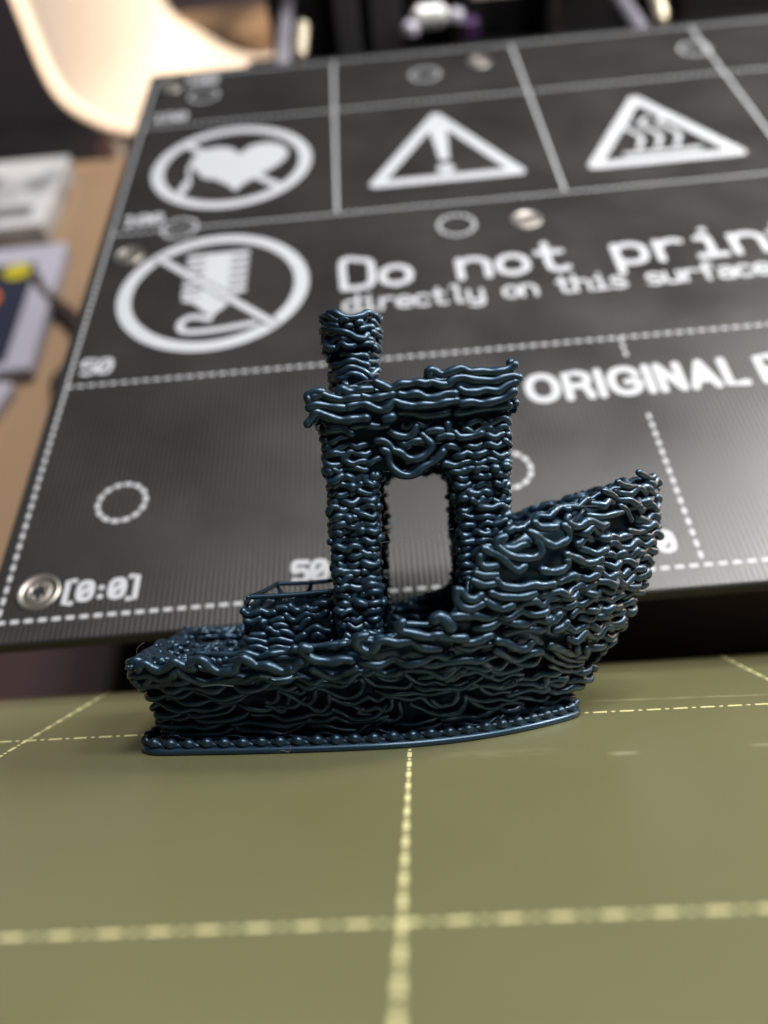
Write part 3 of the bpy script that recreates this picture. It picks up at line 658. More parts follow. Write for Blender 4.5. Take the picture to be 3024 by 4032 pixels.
while z < 33.4:
    if z < 28.1:
        xr, xj = rear_x(z), rear_jamb(z)
        C = round_path([(xj, JY), (xj, CY), (xr, CY), (xr, -CY), (xj, -CY), (xj, -JY)], .8)
        # break the strands at the jamb edges so that they end in beads there
        L = float(np.linalg.norm(np.diff(C, axis=0), axis=1).sum())
        pw = abs(xj - xr)
        brk = [2.0, 3.6, 2.0 + pw, L - 2.0 - pw, L - 3.6, L - 1.6]
        lay("cabin", C, z, (.75, 2.4), r0=.415, amp=.18, lam=(1.6, 2.8), lap=(-.14, .14), tuck=.7, out=.12, jit=.12, hook=.15, curl=.38, closed=False, breaks=brk, keep=rear_keep, ball=.45, rough_ends=.4, rvar=.16)
        xf, xj = front_x(z), front_jamb(z)
        C = round_path([(xj, -JY), (xj, -CY), (xf, -CY), (xf, CY), (xj, CY), (xj, JY)], .8)
        L = float(np.linalg.norm(np.diff(C, axis=0), axis=1).sum()); pw = abs(xf - xj)
        brk = [1.6, 3.4, 1.4 + pw, 2.6 + pw, L - 2.2 - pw, L - 3.6, L - 2.0]
        lay("cabin", C, z, (.75, 2.4), r0=.415, amp=.18, lam=(1.6, 2.8), lap=(-.14, .14), tuck=.7, out=.12, jit=.12, hook=.15, curl=.38, closed=False, breaks=brk, keep=front_keep, ball=.45, rough_ends=.4, rvar=.16)
    else:
        xr, xf = rear_x(z), front_x(z)
        C = resample(round_path([(xr, 0), (xr, -CY), (xf, -CY), (xf, CY), (xr, CY), (xr, 0)], .9), 300)[0]
        lay("cabin", C, z, (1.4, 3.6), r0=.385, amp=.22, lam=(1.8, 3.0), tuck=.45, out=.14, jit=.12, hook=.2, ball=.35, rough_ends=.35,
            keep=lambda x, y, zz: not (y < -9 and -.6 < x < 5.2 and zz < 30.8))
    z += .805
mb = MB()
i_ = 1.0
def shell_post(zs, x0f, x1f, y0, y1):
    V = []; 
    for zz in zs: V += [(x0f(zz), y0, zz), (x1f(zz), y0, zz), (x1f(zz), y1, zz), (x0f(zz), y1, zz)]
    F = [(4 * a + j, 4 * a + (j + 1) % 4, 4 * a + 4 + (j + 1) % 4, 4 * a + 4 + j) for a in range(len(zs) - 1) for j in range(4)]
    F += [(3, 2, 1, 0), tuple(4 * (len(zs) - 1) + j for j in range(4))]
    mb.add(V, F)
zs = np.concatenate([np.linspace(8.4, 26, 6), np.linspace(26.4, 28.3, 6)])
for sgn in (-1, 1):
    ya, yb = sorted((sgn * (CY - i_), sgn * JY))
    shell_post(zs, lambda q: rear_x(q) + i_, lambda q: rear_jamb(q) - i_, ya, yb)
    shell_post(zs, lambda q: front_jamb(q) + i_, lambda q: front_x(q) - i_, ya, yb)
    mb.box(-6.5, 11.6, ya, yb, 30.9, 33.8)
    for x0, x1 in ((-6.5, -.4), (5.2, 11.6)): mb.box(x0, x1, ya, yb, 28.3, 30.9)
# rear and front walls with their window openings
for a, b, c, d in ((-JY, JY, 8.4, 19.0), (-JY, JY, 28.1, 33.8), (-JY, -4.2, 19.0, 28.1), (4.2, JY, 19.0, 28.1)): mb.box(-6.2, -4.6, a, b, c, d)
for a, b, c, d in ((-JY, JY, 8.4, 18.6), (-JY, JY, 28.4, 33.8), (-JY, -5.2, 18.6, 28.4), (5.2, JY, 18.6, 28.4)): mb.box(9.6, 11.0, a, b, c, d)
cabin = mb.build("cabin", CORE, boat, smooth=False)
# inner faces of the far posts and a bench inside
for z in np.arange(9.2, 28, .84):
    for C in ([(-3.9, -JY), (-3.9, JY)], [(8.9, JY), (8.9, -JY)]):
        lay("cabin", resample(np.array(C), 60, closed=False)[0], z, (2, 5), r0=.37, amp=.2, closed=False, facing=False, keep=lambda x, y, zz: not (abs(y) < 5 and 19 < zz < 28.2))

# ------------------------------------------------------------------ roof
rx0, rx1, ry = -7.9, 12.75, 10.7
mb = MB()
mb.add([(rx0 + .9, -ry + 1.1, 33.6), (rx1 - .9, -ry + 1.1, 33.9), (rx1 - .5, ry - .5, 33.9), (rx0 + .5, ry - .5, 33.6),
        (rx0 + .9, -ry + 1.1, 35.9), (rx1 - .9, -ry + 1.1, 37.3), (rx1 - .5, ry - .5, 37.7), (rx0 + .5, ry - .5, 36.1)],
       [(3, 2, 1, 0), (4, 5, 6, 7), (0, 1, 5, 4), (1, 2, 6, 5), (2, 3, 7, 6), (3, 0, 4, 7)])
roof = mb.build("roof", CORE, boat, smooth=False)
# near edge and top of the roof: traced strands; the other three sides laid by the printer
for zc, xa in ((33.95, rx0), (35.0, rx0), (36.1, rx0), (37.2, -4.3), (38.1, 4.2)):
    up = lambda x, y: zc + (x - rx0) * .012
    far = round_path([(rx1, -ry + .9), (rx1, ry), (xa, ry), (xa, -ry + .9)], .9)
    lay("roof", far, zc, (3, 8), r0=.42, amp=.22, lam=(2.4, 3.6), tuck=.3, closed=False, zf=up)
for k, y in enumerate(np.arange(-9.6, 10.2, .95)):
    xv = np.linspace(rx0 + .3, rx1 - .4, 60); zt = 36.25 + np.clip((xv + 4.4) / 17, 0, 1) * 1.6
    add_strand("roof", np.column_stack([xv, y + .1 * np.sin(xv + k), zt + .13 * np.sin(xv * 1.9 + k * 2.2)]), .40, score=.02)

# ------------------------------------------------------------------ chimney
cx = -4.1
z = 37.3
an = np.linspace(0, 2 * math.pi, 160, endpoint=False) - math.pi / 2
while z < 46.6:
    top = z > 42.4
    rad = 3.15 if top else 2.5
    C = np.column_stack([cx + rad * np.cos(an), rad * np.sin(an)])
    if z > 45.6:
        lay("chimney", C, z, (1.6, 4), r0=.42, amp=.30, tuck=.2, out=.2, zf=lambda x, y, z=z: z + .30 * np.clip(((x - cx) / 3.1) ** 2 * 2 - 1, -1, 1), ball=.5)
    else:
        lay("chimney", C, z, (1.6, 5.5), r0=.39, amp=.20, lam=(2, 3.6), tuck=.35, out=.18, hook=.15, ball=.4)
    z += .78
mb = MB()
for rad, za, zb in ((2.2, 36.0, 42.6), (2.8, 42.6, 45.9)):
    n = 40; a2 = np.arange(n) * 2 * math.pi / n; c2, s2 = np.cos(a2), np.sin(a2)
    V = np.concatenate([np.column_stack([cx + q * c2, q * s2, np.full(n, h)]) for q, h in ((rad, za), (rad, zb), (1.4, zb), (1.4, za))])
    mb.add(V, [(k * n + i, k * n + (i + 1) % n, ((k + 1) % 4) * n + (i + 1) % n, ((k + 1) % 4) * n + i) for k in range(4) for i in range(n)])
chimney = mb.build("chimney", CORE, boat)

# fine stringing left between the parts
HAIR = mat("stringing_hair", (0.16, 0.19, 0.22), 0.35)
for q in ([(-1.8, -9.8, 21.0), (1.5, -9.7, 21.25), (5.8, -9.8, 22.0)], [(-27.4, -10.7, 11.0), (-27.2, -10.9, 11.8), (-26.5, -10.8, 12.3)],
          [(-3.6, -11.2, 37.0), (-2.0, -11.2, 37.4), (.2, -11.2, 37.2)],
          [(15.2, -11.0, 24.0), (17.5, -10.6, 23.6), (20.5, -9.4, 23.4)], [(24.2, -5.4, 26.2), (24.0, -5.4, 27.3)], [(21.6, -7.4, 25.3), (20.8, -7.6, 26.0)], [(-14.0, -14.3, 8.9), (-11.5, -14.6, 8.6), (-9.6, -14.4, 8.7)], [(-20.0, -13.9, 8.1), (-18.5, -14.1, 8.25), (-16.8, -14.0, 8.0)],
          [(-13.4, -10.9, .2), (-13.0, -11.3, .7), (-12.2, -11.2, .5), (-12.0, -11.2, 1.1)], [(-26.2, -7.4, 1.2), (-25.2, -7.6, 2.0), (-24.6, -7.7, 2.6)]):
    mb = MB(); mb.tube(smooth_curve(q, .12), .017, 6); mb.build("stringing", HAIR, boat)
# ------------------------------------------------------------------ strands become objects: the 300 largest in view, the rest one mass
PARENT = dict(base_plate=base_plate, hull=hull, stern_box=stern_box, cabin=cabin, roof=roof, chimney=chimney)
STR.sort(key=lambda t: -t[0])
for sc, part, P, R in STR[:300]:
    mb = MB(); mb.tube(P, R, 11); mb.build("strand", PLA, PARENT[part])
mb = MB()
for sc, part, P, R in STR[300:]:
    mb.tube(P, R, 9)
o = mb.build("strands", PLA, boat); o["kind"] = "stuff"
print("STRANDS", len(STR), "visible", sum(1 for t in STR if t[0] > .5))

#@@PART2
# =====================================================================================
#  OLIVE SHEET (sheet frame)
# =====================================================================================
OLIVE = mat("olive_pei", (0.155, 0.140, 0.062), 0.42, 0.0, 0.5)
nt, p, N = nodes(OLIVE)
tc = N("ShaderNodeTexCoord")
def mth(op, a, b=None, c=None):
    n = N("ShaderNodeMath", operation=op)
    for i, v in enumerate((a, b, c)):
        if v is None: continue
        if isinstance(v, (int, float)): n.inputs[i].default_value = v
        else: nt.links.new(v, n.inputs[i])
    return n.outputs[0]
def noise(scale, detail=3, vec=None, out="Fac"):
    n = N("ShaderNodeTexNoise"); n.inputs["Scale"].default_value = scale; n.inputs["Detail"].default_value = detail
    nt.links.new(vec if vec is not None else tc.outputs["Object"], n.inputs["Vector"]); return n.outputs[out]
sep = N("ShaderNodeSeparateXYZ"); nt.links.new(tc.outputs["Object"], sep.inputs[0])
X, Y = sep.outputs[0], sep.outputs[1]
def soft_band(v, c, half, soft):     # 1 inside |v - c| < half
    d = mth('ABSOLUTE', mth('SUBTRACT', v, c))
    return mth('MULTIPLY_ADD', mth('SUBTRACT', d, half), -1.0 / soft, 0.0)
def clamp01(v): 
    n = N("ShaderNodeClamp"); nt.links.new(v, n.inputs[0]); return n.outputs[0]
fine = noise(5200, 3); broad = noise(38, 5)
def mixc(f, a, b):
    n = N("ShaderNodeMix", data_type='RGBA'); nt.links.new(f, n.inputs[0])
    for i, v in ((6, a), (7, b)):
        if isinstance(v, tuple): n.inputs[i].default_value = (*v, 1)
        else: nt.links.new(v, n.inputs[i])
    return n.outputs[2]
base = mixc(broad, (0.080, 0.080, 0.034), (0.100, 0.099, 0.045))
base = mixc(mth('MULTIPLY', fine, 0.55), base, (0.165, 0.162, 0.092))
# left-over plastic film and scrapes
wv = N("ShaderNodeVectorMath", operation='MULTIPLY'); nt.links.new(tc.outputs["Object"], wv.inputs[0]); wv.inputs[1].default_value = (300, 2600, 300)
scr = noise(1.0, 4, wv.outputs[0])
yl = mth('ADD', Y, mth('MULTIPLY', X, 0.055))
st = clamp01(soft_band(yl, 6.35 * MM, 0.30 * MM, 0.35 * MM))
st = mth('MULTIPLY', st, clamp01(soft_band(X, 31.5 * MM, 11 * MM, 2 * MM)))
st = mth('MULTIPLY', st, clamp01(mth('MULTIPLY_ADD', scr, 4.0, -1.35)))
sm1 = clamp01(soft_band(Y, -15.2 * MM, 0.9 * MM, 0.8 * MM))
sm1 = mth('MULTIPLY', sm1, clamp01(soft_band(X, 20.3 * MM, 1.6 * MM, 1.0 * MM)))
sm2 = mth('MULTIPLY', clamp01(soft_band(Y, -14.6 * MM, 0.7 * MM, 0.8 * MM)), clamp01(soft_band(X, 33.5 * MM, 1.5 * MM, 1.2 * MM)))
sm3 = mth('MULTIPLY', clamp01(soft_band(Y, -13.3 * MM, 1.5 * MM, 1.5 * MM)), clamp01(soft_band(X, 9.0 * MM, 7 * MM, 4 * MM)))
sm3 = mth('MULTIPLY', sm3, clamp01(mth('MULTIPLY_ADD', scr, 3.0, -1.3)))
film = clamp01(mth('ADD', mth('ADD', st, mth('MULTIPLY', mth('ADD', sm1, sm2), 0.45)), mth('MULTIPLY', sm3, 0.5)))
base = mixc(mth('MULTIPLY', film, 0.55), base, (0.46, 0.43, 0.30))
nt.links.new(base, p.inputs["Base Color"])
rg = mth('MULTIPLY_ADD', broad, 0.26, 0.20); nt.links.new(rg, p.inputs["Roughness"])
bump(OLIVE, noise(3500, 3), 0.22, 0.00004)
YEL = mat("yellow_print", (0.56, 0.53, 0.28), 0.45)

sheet = empty("print_sheet", MS)
tag(sheet, "olive green print sheet with pale yellow dash-dot grid lines under the boat", "print sheet")
mb = MB()
far = lambda x: 26.4 + 0.035 * x
poly = [(-94, -150), (96, -150), (96, far(96)), (-94, far(-94))]
mb.prism(poly, -0.55, 0.0)
mb.build("steel_plate", OLIVE, sheet, smooth=False, bevel=0.12)
def flat_stroke(mb, pts, w, z0=0.0, h=0.03, n=8, step=None):
    """a printed line: a very flat bead lying on the surface"""
    P = np.array([(x, y, 0.0) for x, y in pts], float)
    if step: P = smooth_curve(P, step)
    V, F = tube_mesh(P, w / 2, n); V[:, 2] = V[:, 2] * (h / (w / 2)) + z0; mb.add(V, F)
for gx in (-90, -45, 0, 45, 90):
    mb = MB(); y = -148.0
    while y < far(gx) - 1.2:
        flat_stroke(mb, [(gx, y), (gx, min(y + 1.2, far(gx) - .4))], .46); flat_stroke(mb, [(gx, y + 2.02), (gx, y + 2.16)], .36); y += 3.0
    mb.build("grid_line", YEL, sheet, smooth=False)
for gy in (-135, -90, -45, 0):
    mb = MB(); x = -93.2
    while x < 93:
        flat_stroke(mb, [(x, gy), (x + 1.2, gy)], .46); flat_stroke(mb, [(x + 2.02, gy), (x + 2.16, gy)], .36); x += 3.0
    mb.build("grid_line", YEL, sheet, smooth=False)

# =====================================================================================
#  HEATED BED (world frame, level)
# =====================================================================================
BED = mat("black_mask", (0.030, 0.029, 0.030), 0.40, 0.0, 0.5)
nt, p, N = nodes(BED)
tc = N("ShaderNodeTexCoord")
wv = N("ShaderNodeTexWave"); wv.wave_type = 'BANDS'; wv.bands_direction = 'X'; wv.inputs["Scale"].default_value = 392.0; wv.inputs["Distortion"].default_value = 0.0
nt.links.new(tc.outputs["Object"], wv.inputs["Vector"])
br = noise(48, 6); fi = noise(5000, 2)
nt.links.new(mixc(mth('MULTIPLY_ADD', wv.outputs["Fac"], 0.5, mth('MULTIPLY', br, 0.4)), (0.010, 0.0098, 0.010), (0.024, 0.0235, 0.024)), p.inputs["Base Color"])
nt.links.new(mth('MULTIPLY_ADD', br, 0.34, 0.19), p.inputs["Roughness"])
bump(BED, mth('MULTIPLY_ADD', wv.outputs["Fac"], 0.7, mth('MULTIPLY', fi, 0.3)), 0.6, 0.00009)
SILK = mat("white_silkscreen", (0.40, 0.41, 0.44), 0.55)
SCREW = mat("screw_metal", (0.40, 0.37, 0.34), 0.38, 1.0)
BLACKP = mat("black_plastic", (0.012, 0.012, 0.013), 0.5)

bed = empty("heated_bed")
tag(bed, "black heated bed printed with white warning signs and lettering, behind the boat", "heated bed")
def rounded_rect(x0, x1, y0, y1, r, n=8):
    out = []
    for cx_, cy_, a0 in ((x1 - r, y1 - r, 0), (x0 + r, y1 - r, 90), (x0 + r, y0 + r, 180), (x1 - r, y0 + r, 270)):
        for i in range(n + 1):
            a = math.radians(a0 + 90 * i / n); out.append((cx_ + r * math.cos(a), cy_ + r * math.sin(a)))
    return out
mb = MB(); mb.prism(rounded_rect(-2.2, 182.2, -3.7, 183.0, 2.0), -2.4, 0.0)
mb.build("board", BED, bed, smooth=False, bevel=0.35)
mb = MB(); mb.prism(rounded_rect(4, 176, 6, 175, 3), -6.5, -2.5); mb.build("carriage", BLACKP, bed, smooth=False)
def dashes(mb, a, b, per=2.0, on=1.12, w=.64):
    a = np.array(a, float); b = np.array(b, float); L = np.linalg.norm(b - a); t = (b - a) / L; s = 0.0
    while s < L - .3:
        q = a + t * (s + w * .3); r = a + t * min(s + on - w * .3, L); flat_stroke(mb, [q, r], w, h=.025); s += per
for a, b in (((0, 0), (180, 0)), ((0, 50), (180, 50)), ((0, 100), (180, 100)), ((0, 150), (180, 150)), ((0, 180), (180, 180)), ((180, 1), (180, 179)), ((0, 1.2), (0, 179))):
    mb = MB(); dashes(mb, a, b); mb.build("dashed_line", SILK, bed, smooth=False)
for x in (50, 100, 150):
    mb = MB(); dashes(mb, (x, 101), (x, 179), per=1.7, on=1.55); mb.build("dashed_line", SILK, bed, smooth=False)
for x in (50, 150):
    mb = MB(); dashes(mb, (x, 1.2), (x, 49)); mb.build("dashed_line", SILK, bed, smooth=False)
mb = MB(); dashes(mb, (100, 1.2), (100, 30.5)); dashes(mb, (100, 45), (100, 49.5)); mb.build("dashed_line", SILK, bed, smooth=False)
for x, y in ((14.7, 21), (75.5, 20.8), (75.3, 91.2), (15.2, 100.2), (14.5, 166.5), (74.8, 166), (147, 165.5)):
    mb = MB()
    for k in range(14):
        a0 = 2 * math.pi * k / 14; flat_stroke(mb, [(x + 3.8 * math.cos(a0 + t), y + 3.8 * math.sin(a0 + t)) for t in (0, .06, .12, .18)], .78, h=.025)
    mb.build("dashed_ring", SILK, bed, smooth=False)

# stroke lettering
G = {'D': [[(0, 0), (0, 1), (.32, 1), (.52, .86), (.52, .14), (.32, 0), (0, 0)]],
     'o': [[(.26, .0), (.06, .1), (0, .3), (.06, .54), (.26, .64), (.46, .54), (.52, .3), (.46, .1), (.26, 0)]],
     'n': [[(0, 0), (0, .64)], [(0, .48), (.14, .62), (.34, .64), (.5, .52), (.52, .36), (.52, 0)]],
     't': [[(.2, .95), (.2, .16), (.3, .02), (.44, 0), (.52, .05)], [(.02, .64), (.46, .64)]],
     'p': [[(0, .64), (0, -.3)], [(0, .5), (.14, .62), (.34, .64), (.5, .52), (.52, .3), (.48, .1), (.32, 0), (.12, .02), (0, .14)]],
     'r': [[(.06, 0), (.06, .64)], [(.06, .42), (.2, .6), (.38, .65), (.5, .6)]],
     'i': [[(.1, .64), (.28, .64), (.28, 0)], [(.04, 0), (.5, 0)], [(.27, .93), (.29, .93)]],
     'd': [[(.52, 1), (.52, 0)], [(.52, .5), (.38, .62), (.18, .64), (.02, .52), (0, .3), (.04, .1), (.2, 0), (.4, .02), (.52, .14)]],
     'e': [[(0, .33), (.52, .33), (.48, .54), (.26, .64), (.06, .54), (0, .3), (.06, .1), (.26, 0), (.48, .06)]],
     'c': [[(.5, .54), (.3, .64), (.1, .58), (0, .36), (.02, .2), (.12, .04), (.32, 0), (.5, .08)]],
     'l': [[(.08, 1), (.26, 1), (.26, .12), (.36, 0), (.5, 0)]],
     'y': [[(0, .64), (.02, .2), (.14, .02), (.34, 0), (.52, .14)], [(.52, .64), (.52, -.1), (.4, -.28), (.2, -.3), (.04, -.24)]],
     'h': [[(0, 0), (0, 1)], [(0, .46), (.14, .62), (.36, .64), (.5, .52), (.52, .36), (.52, 0)]],
     's': [[(.48, .56), (.28, .64), (.08, .58), (.04, .44), (.16, .35), (.38, .3), (.5, .18), (.44, .05), (.24, 0), (.02, .07)]],
     'u': [[(0, .64), (0, .24), (.06, .06), (.2, 0), (.4, .04), (.52, .18)], [(.52, .64), (.52, 0)]],
     'f': [[(.5, .96), (.34, 1), (.22, .88), (.22, 0)], [(.02, .62), (.44, .62)]],
     'a': [[(.06, .58), (.26, .64), (.44, .58), (.5, .44), (.5, 0)], [(.5, .36), (.2, .36), (.02, .26), (.02, .08), (.18, 0), (.38, .04), (.5, .16)]],
     '0': [[(.26, 0), (.06, .1), (0, .5), (.06, .9), (.26, 1), (.46, .9), (.52, .5), (.46, .1), (.26, 0)], [(.1, .3), (.42, .7)]],
     '5': [[(.48, 1), (.04, 1), (.02, .56), (.26, .62), (.46, .5), (.52, .3), (.44, .08), (.24, 0), (.02, .08)]],
     '1': [[(.06, .8), (.26, 1), (.26, 0)], [(.04, 0), (.48, 0)]],
     '8': [[(.26, .52), (.06, .64), (.06, .88), (.26, 1), (.46, .88), (.46, .64), (.26, .52), (.02, .38), (.02, .12), (.26, 0), (.5, .12), (.5, .38), (.26, .52)]],
     '[': [[(.4, 1.15), (.14, 1.15), (.14, -.15), (.4, -.15)]], ']': [[(.12, 1.15), (.38, 1.15), (.38, -.15), (.12, -.15)]],
     ':': [[(.25, .62), (.27, .62)], [(.25, .1), (.27, .1)]]}
def lettering(text, x, y, h, pitch, w, sx=1.0):
    mb = MB()
    for ch in text:
        for k, st in enumerate(G.get(ch, [])):
            pts = [(x + a * h * sx, y + b * h) for a, b in st]
            flat_stroke(mb, pts, w, h=.025 + .004 * k, step=None if len(pts) < 3 or ch in '[]' else h * .05)
        x += pitch
    return mb.build("printed_lettering", SILK, bed, smooth=False)
lettering("Do not print", 51.0, 72.2, 9.4, 7.75, 1.6, 1.12)
lettering("directly on this surface", 51.0, 64.7, 5.0, 3.42, .85, 1.0)
lettering("[0:0]", 8.6, 2.9, 3.0, 2.35, .85, 1.25)
lettering("50", 42.4, 2.9, 3.3, 2.7, .9, 1.2)
lettering("100", 89.0, 2.9, 3.3, 2.9, .9, 1.2)
lettering("50", 2.0, 53.2, 3.8, 3.0, .8, 1.2)
lettering("100", 2.2, 103.2, 3.8, 3.0, .8, 1.2)
lettering("150", 2.4, 153.2, 3.8, 3.0, .8, 1.2)
lettering("180", 9.0, 174.4, 3.8, 3.0, .8, 1.2)
BOLD = {'O': [[(.5, 0), (.2, .08), (.02, .3), (0, .5), (.02, .7), (.2, .92), (.5, 1), (.8, .92), (.98, .7), (1, .5), (.98, .3), (.8, .08), (.5, 0)]],
        'R': [[(0, 0), (0, 1), (.5, 1), (.74, .9), (.8, .74), (.74, .56), (.5, .47), (0, .47)], [(.45, .47), (.66, .4), (.74, .2), (.80, 0)]],
        'I': [[(0, 0), (0, 1)]],
        'G': [[(.95, .74), (.8, .94), (.5, 1), (.2, .92), (.02, .7), (0, .5), (.02, .3), (.2, .08), (.5, 0), (.75, .05), (.93, .2), (.95, .45), (.58, .45)]],
        'N': [[(0, 0), (0, 1)], [(0, 1), (.72, 0)], [(.72, 0), (.72, 1)]], 'A': [[(0, 0), (.42, 1)], [(.42, 1), (.84, 0)], [(.17, .28), (.67, .28)]],
        'L': [[(0, 1), (0, 0), (.6, 0)]], 'P': [[(0, 0), (0, 1), (.5, 1), (.74, .9), (.8, .72), (.74, .52), (.5, .43), (0, .43)]]}
mb = MB(); x = 82.0; hh = 5.95
for ch in "ORIGINAL P":
    if ch == ' ': x += 1.4; continue
    wd = max(q[0] for st in BOLD[ch] for q in st) * hh * .76
    for k, st in enumerate(BOLD[ch]):
        flat_stroke(mb, [(x + a * hh * .76, 35.7 + b * hh) for a, b in st], 1.5, h=.025 + .004 * k, step=.4 if ch in 'OG' else None)
    x += wd + 1.95
mb.build("printed_lettering", SILK, bed, smooth=False); print("WORDMARK END", x)

# warning signs
def ring_pts(x, y, r, n=48): return [(x + r * math.cos(2 * math.pi * i / n), y + r * math.sin(2 * math.pi * i / n)) for i in range(n + 1)]
def plate(mb, poly, h=.03): mb.prism(poly, 0.0, h)
mb = MB()                                                     # heart crossed out
cxs, cys = 24.9, 126.3
flat_stroke(mb, ring_pts(cxs, cys, 17.9), 3.0, h=.03, n=10)
flat_stroke(mb, [(12.6, 138.6), (37.2, 114.0)], 2.2, h=.05)
hp = []
for i in range(60):
    t = 2 * math.pi * i / 60; hp.append((26.6 + 11.6 * math.sin(t) ** 3 * 1.02, 126.6 + .78 * (13 * math.cos(t) - 5 * math.cos(2 * t) - 2 * math.cos(3 * t) - math.cos(4 * t)) ))
plate(mb, hp, .035)
flat_stroke(mb, [(15.2, 120.8), (14.6, 127.0), (16.2, 130.0), (17.4, 126.6), (18.0, 122.6), (20.4, 121.0)], .9, h=.04, step=.4)
flat_stroke(mb, [(13.6, 114.8), (14.8, 119.8)], 2.0, h=.045); flat_stroke(mb, [(19.6, 121.6), (20.2, 121.4)], 1.7, h=.045)
mb.build("warning_sign", SILK, bed, smooth=False)
mb = MB()                                                     # printing on the bed crossed out
cxs, cys = 24.6, 76.2
flat_stroke(mb, ring_pts(cxs, cys, 18.0), 2.9, h=.03, n=10)
plate(mb, [(20.9, 72.0), (25.0, 67.0), (28.2, 70.8), (29.6, 72.4), (29.6, 74.0), (18.6, 74.0), (18.6, 72.8)], .030)
plate(mb, [(22.2, 73.8), (27.6, 73.8), (27.6, 88.4), (22.2, 88.4)], .034)
for k in range(6): flat_stroke(mb, [(19.0, 75.4 + 2.55 * k), (30.6, 75.2 + 2.6 * k)], 1.75, h=.038)
flat_stroke(mb, [(24.7, 66.4), (21.4, 67.6), (19.4, 66.4), (19.2, 64.4), (20.8, 63.0), (26.0, 62.9), (33.6, 64.0)], 1.5, h=.04, step=.5)
mbk = MB(); flat_stroke(mbk, [(12.2, 88.8), (37.0, 63.6)], 3.3, h=.05); 
flat_stroke(mb, [(11.9, 89.1), (37.3, 63.3)], 2.1, h=.085)
sg = mb.build("warning_sign", SILK, bed, smooth=False)
mbk.build("sign_gap", BED, sg, smooth=False)
def tri_sign(cx_, apex, half, base):
    mb = MB(); q = 1.7
    V = [(cx_ + .1, apex - 2.0 * q), (cx_ - half + 1.75 * q, base + q), (cx_ + half - 1.75 * q, base + q)]
    for i in range(3): flat_stroke(mb, [V[i], V[(i + 1) % 3]], 3.0, h=.03 + .004 * i)
    return mb
mb = tri_sign(75.3, 144.4, 19.2, 109.2)
plate(mb, [(73.1, 135.5), (77.6, 135.5), (76.6, 119.0), (74.4, 119.0)], .036); flat_stroke(mb, [(75.3, 115.0), (75.5, 115.0)], 4.0, h=.045)
flat_stroke(mb, [(74.2, 135.4), (76.4, 135.4)], 2.6, h=.045)
mb.build("warning_sign", SILK, bed, smooth=False)
mb = tri_sign(124.7, 143.4, 19.2, 108.4)
for dx in (-4.3, 0, 4.3): flat_stroke(mb, [(124.4 + dx + .9, 130.0), (123.6 + dx - .6, 127.2), (124.4 + dx + .4, 123.6), (124.9 + dx + 1.0, 120.4), (124.2 + dx, 116.0)], 1.25, h=.036, step=.5)
flat_stroke(mb, [(116.5, 113.6), (133.0, 113.6)], 1.6, h=.05)
mb.build("warning_sign", SILK, bed, smooth=False)

# countersunk screws
def lathe(mb, prof, c, n=28):
    a = np.arange(n) * 2 * math.pi / n; V = np.concatenate([np.column_stack([c[0] + r * np.cos(a), c[1] + r * np.sin(a), np.full(n, c[2] + z)]) for r, z in prof])
    F = [(k * n + i, k * n + (i + 1) % n, (k + 1) * n + (i + 1) % n, (k + 1) * n + i) for k in range(len(prof) - 1) for i in range(n)]
    F.append(tuple(range((len(prof) - 1) * n, len(prof) * n))); mb.add(V, F)
for i, (x, y) in enumerate([(4.9, 4.9), (5.2, 91.2), (89.9, 90.8), (89.9, 170.4), (4.6, 173.6), (89.9, 4.9), (175, 4.9), (175, 91), (175, 172)]):
    mb = MB(); lathe(mb, [(3.25, .01), (3.2, .16), (2.9, .20), (2.35, .06), (2.2, -.02), (1.9, .10), (1.2, .16), (1.05, .02), (.9, -.5), (.05, -.5)], (x, y, 0))
    for k in range(6): a0 = k * math.pi / 3; mb.cyl((x + 1.1 * math.cos(a0), y + 1.1 * math.sin(a0), .0), (x + 1.1 * math.cos(a0), y + 1.1 * math.sin(a0), .16), .28, 8)
    mb.build("screw", SCREW, bed)
    if i in (0, 5, 6, 1, 7):
        mb = MB(); lathe(mb, [(6.2, -2.5), (6.0, -4.5), (4.6, -10.5), (4.2, -11.2), (.1, -11.2)], (x + (5.5 if i == 0 else 0), y + 1.5, 0)); mb.build("bushing", BLACKP, bed)

# =====================================================================================
#  PRINTER BEHIND AND BELOW, DESK, CHAIR, ROOM (world frame)
# =====================================================================================
CHROME = mat("chrome_rod", (0.52, 0.50, 0.60), 0.30, 0.45)
BRASS = mat("pale_brass", (0.55, 0.50, 0.40), 0.30, 0.7)
WHITEM = mat("white_metal", (0.66, 0.66, 0.66), 0.40, 0.3)
PURPLE = mat("purple_plug", (0.05, 0.018, 0.085), 0.4)
BEIGE = mat("beige_part", (0.55, 0.49, 0.42), 0.5)
FRAME = mat("frame_black", (0.010, 0.010, 0.012), 0.45)
PANEL = mat("panel_grey", (0.035, 0.034, 0.038), 0.5)
pr = empty("desktop_printer", Matrix.Translation((0.09, 0.15, -0.08)))
tag(pr, "black printer frame with steel rods and small metal fittings behind the heated bed", "printer")
def ppart(name, m, fn, smooth=False, bevel=0.0):
    mb = MB(); fn(mb); 
    for v in mb.v: v -= np.array([90, 150, -80.0])
    return mb.build(name, m, pr, smooth=smooth, bevel=bevel)
ppart("base", FRAME, lambda m: (m.box(12, 260, 22, 284, -80, -36)), bevel=2)
ppart("gap_darkener", mat("gap_dark_maroon", (0.035, 0.014, 0.014), 0.5), lambda m: (m.box(-38, 12, 4, 62, -80, -60)), bevel=2)  # dark box added to stand in for the shade under the bed's left
def fr(m):
    m.box(46, 300, 284, 300, -80, 60); m.box(24, 46, 276, 300, -80, 60)
    for x in (92, 128, 176): m.box(x, x + 5, 270, 284, -36, 30)
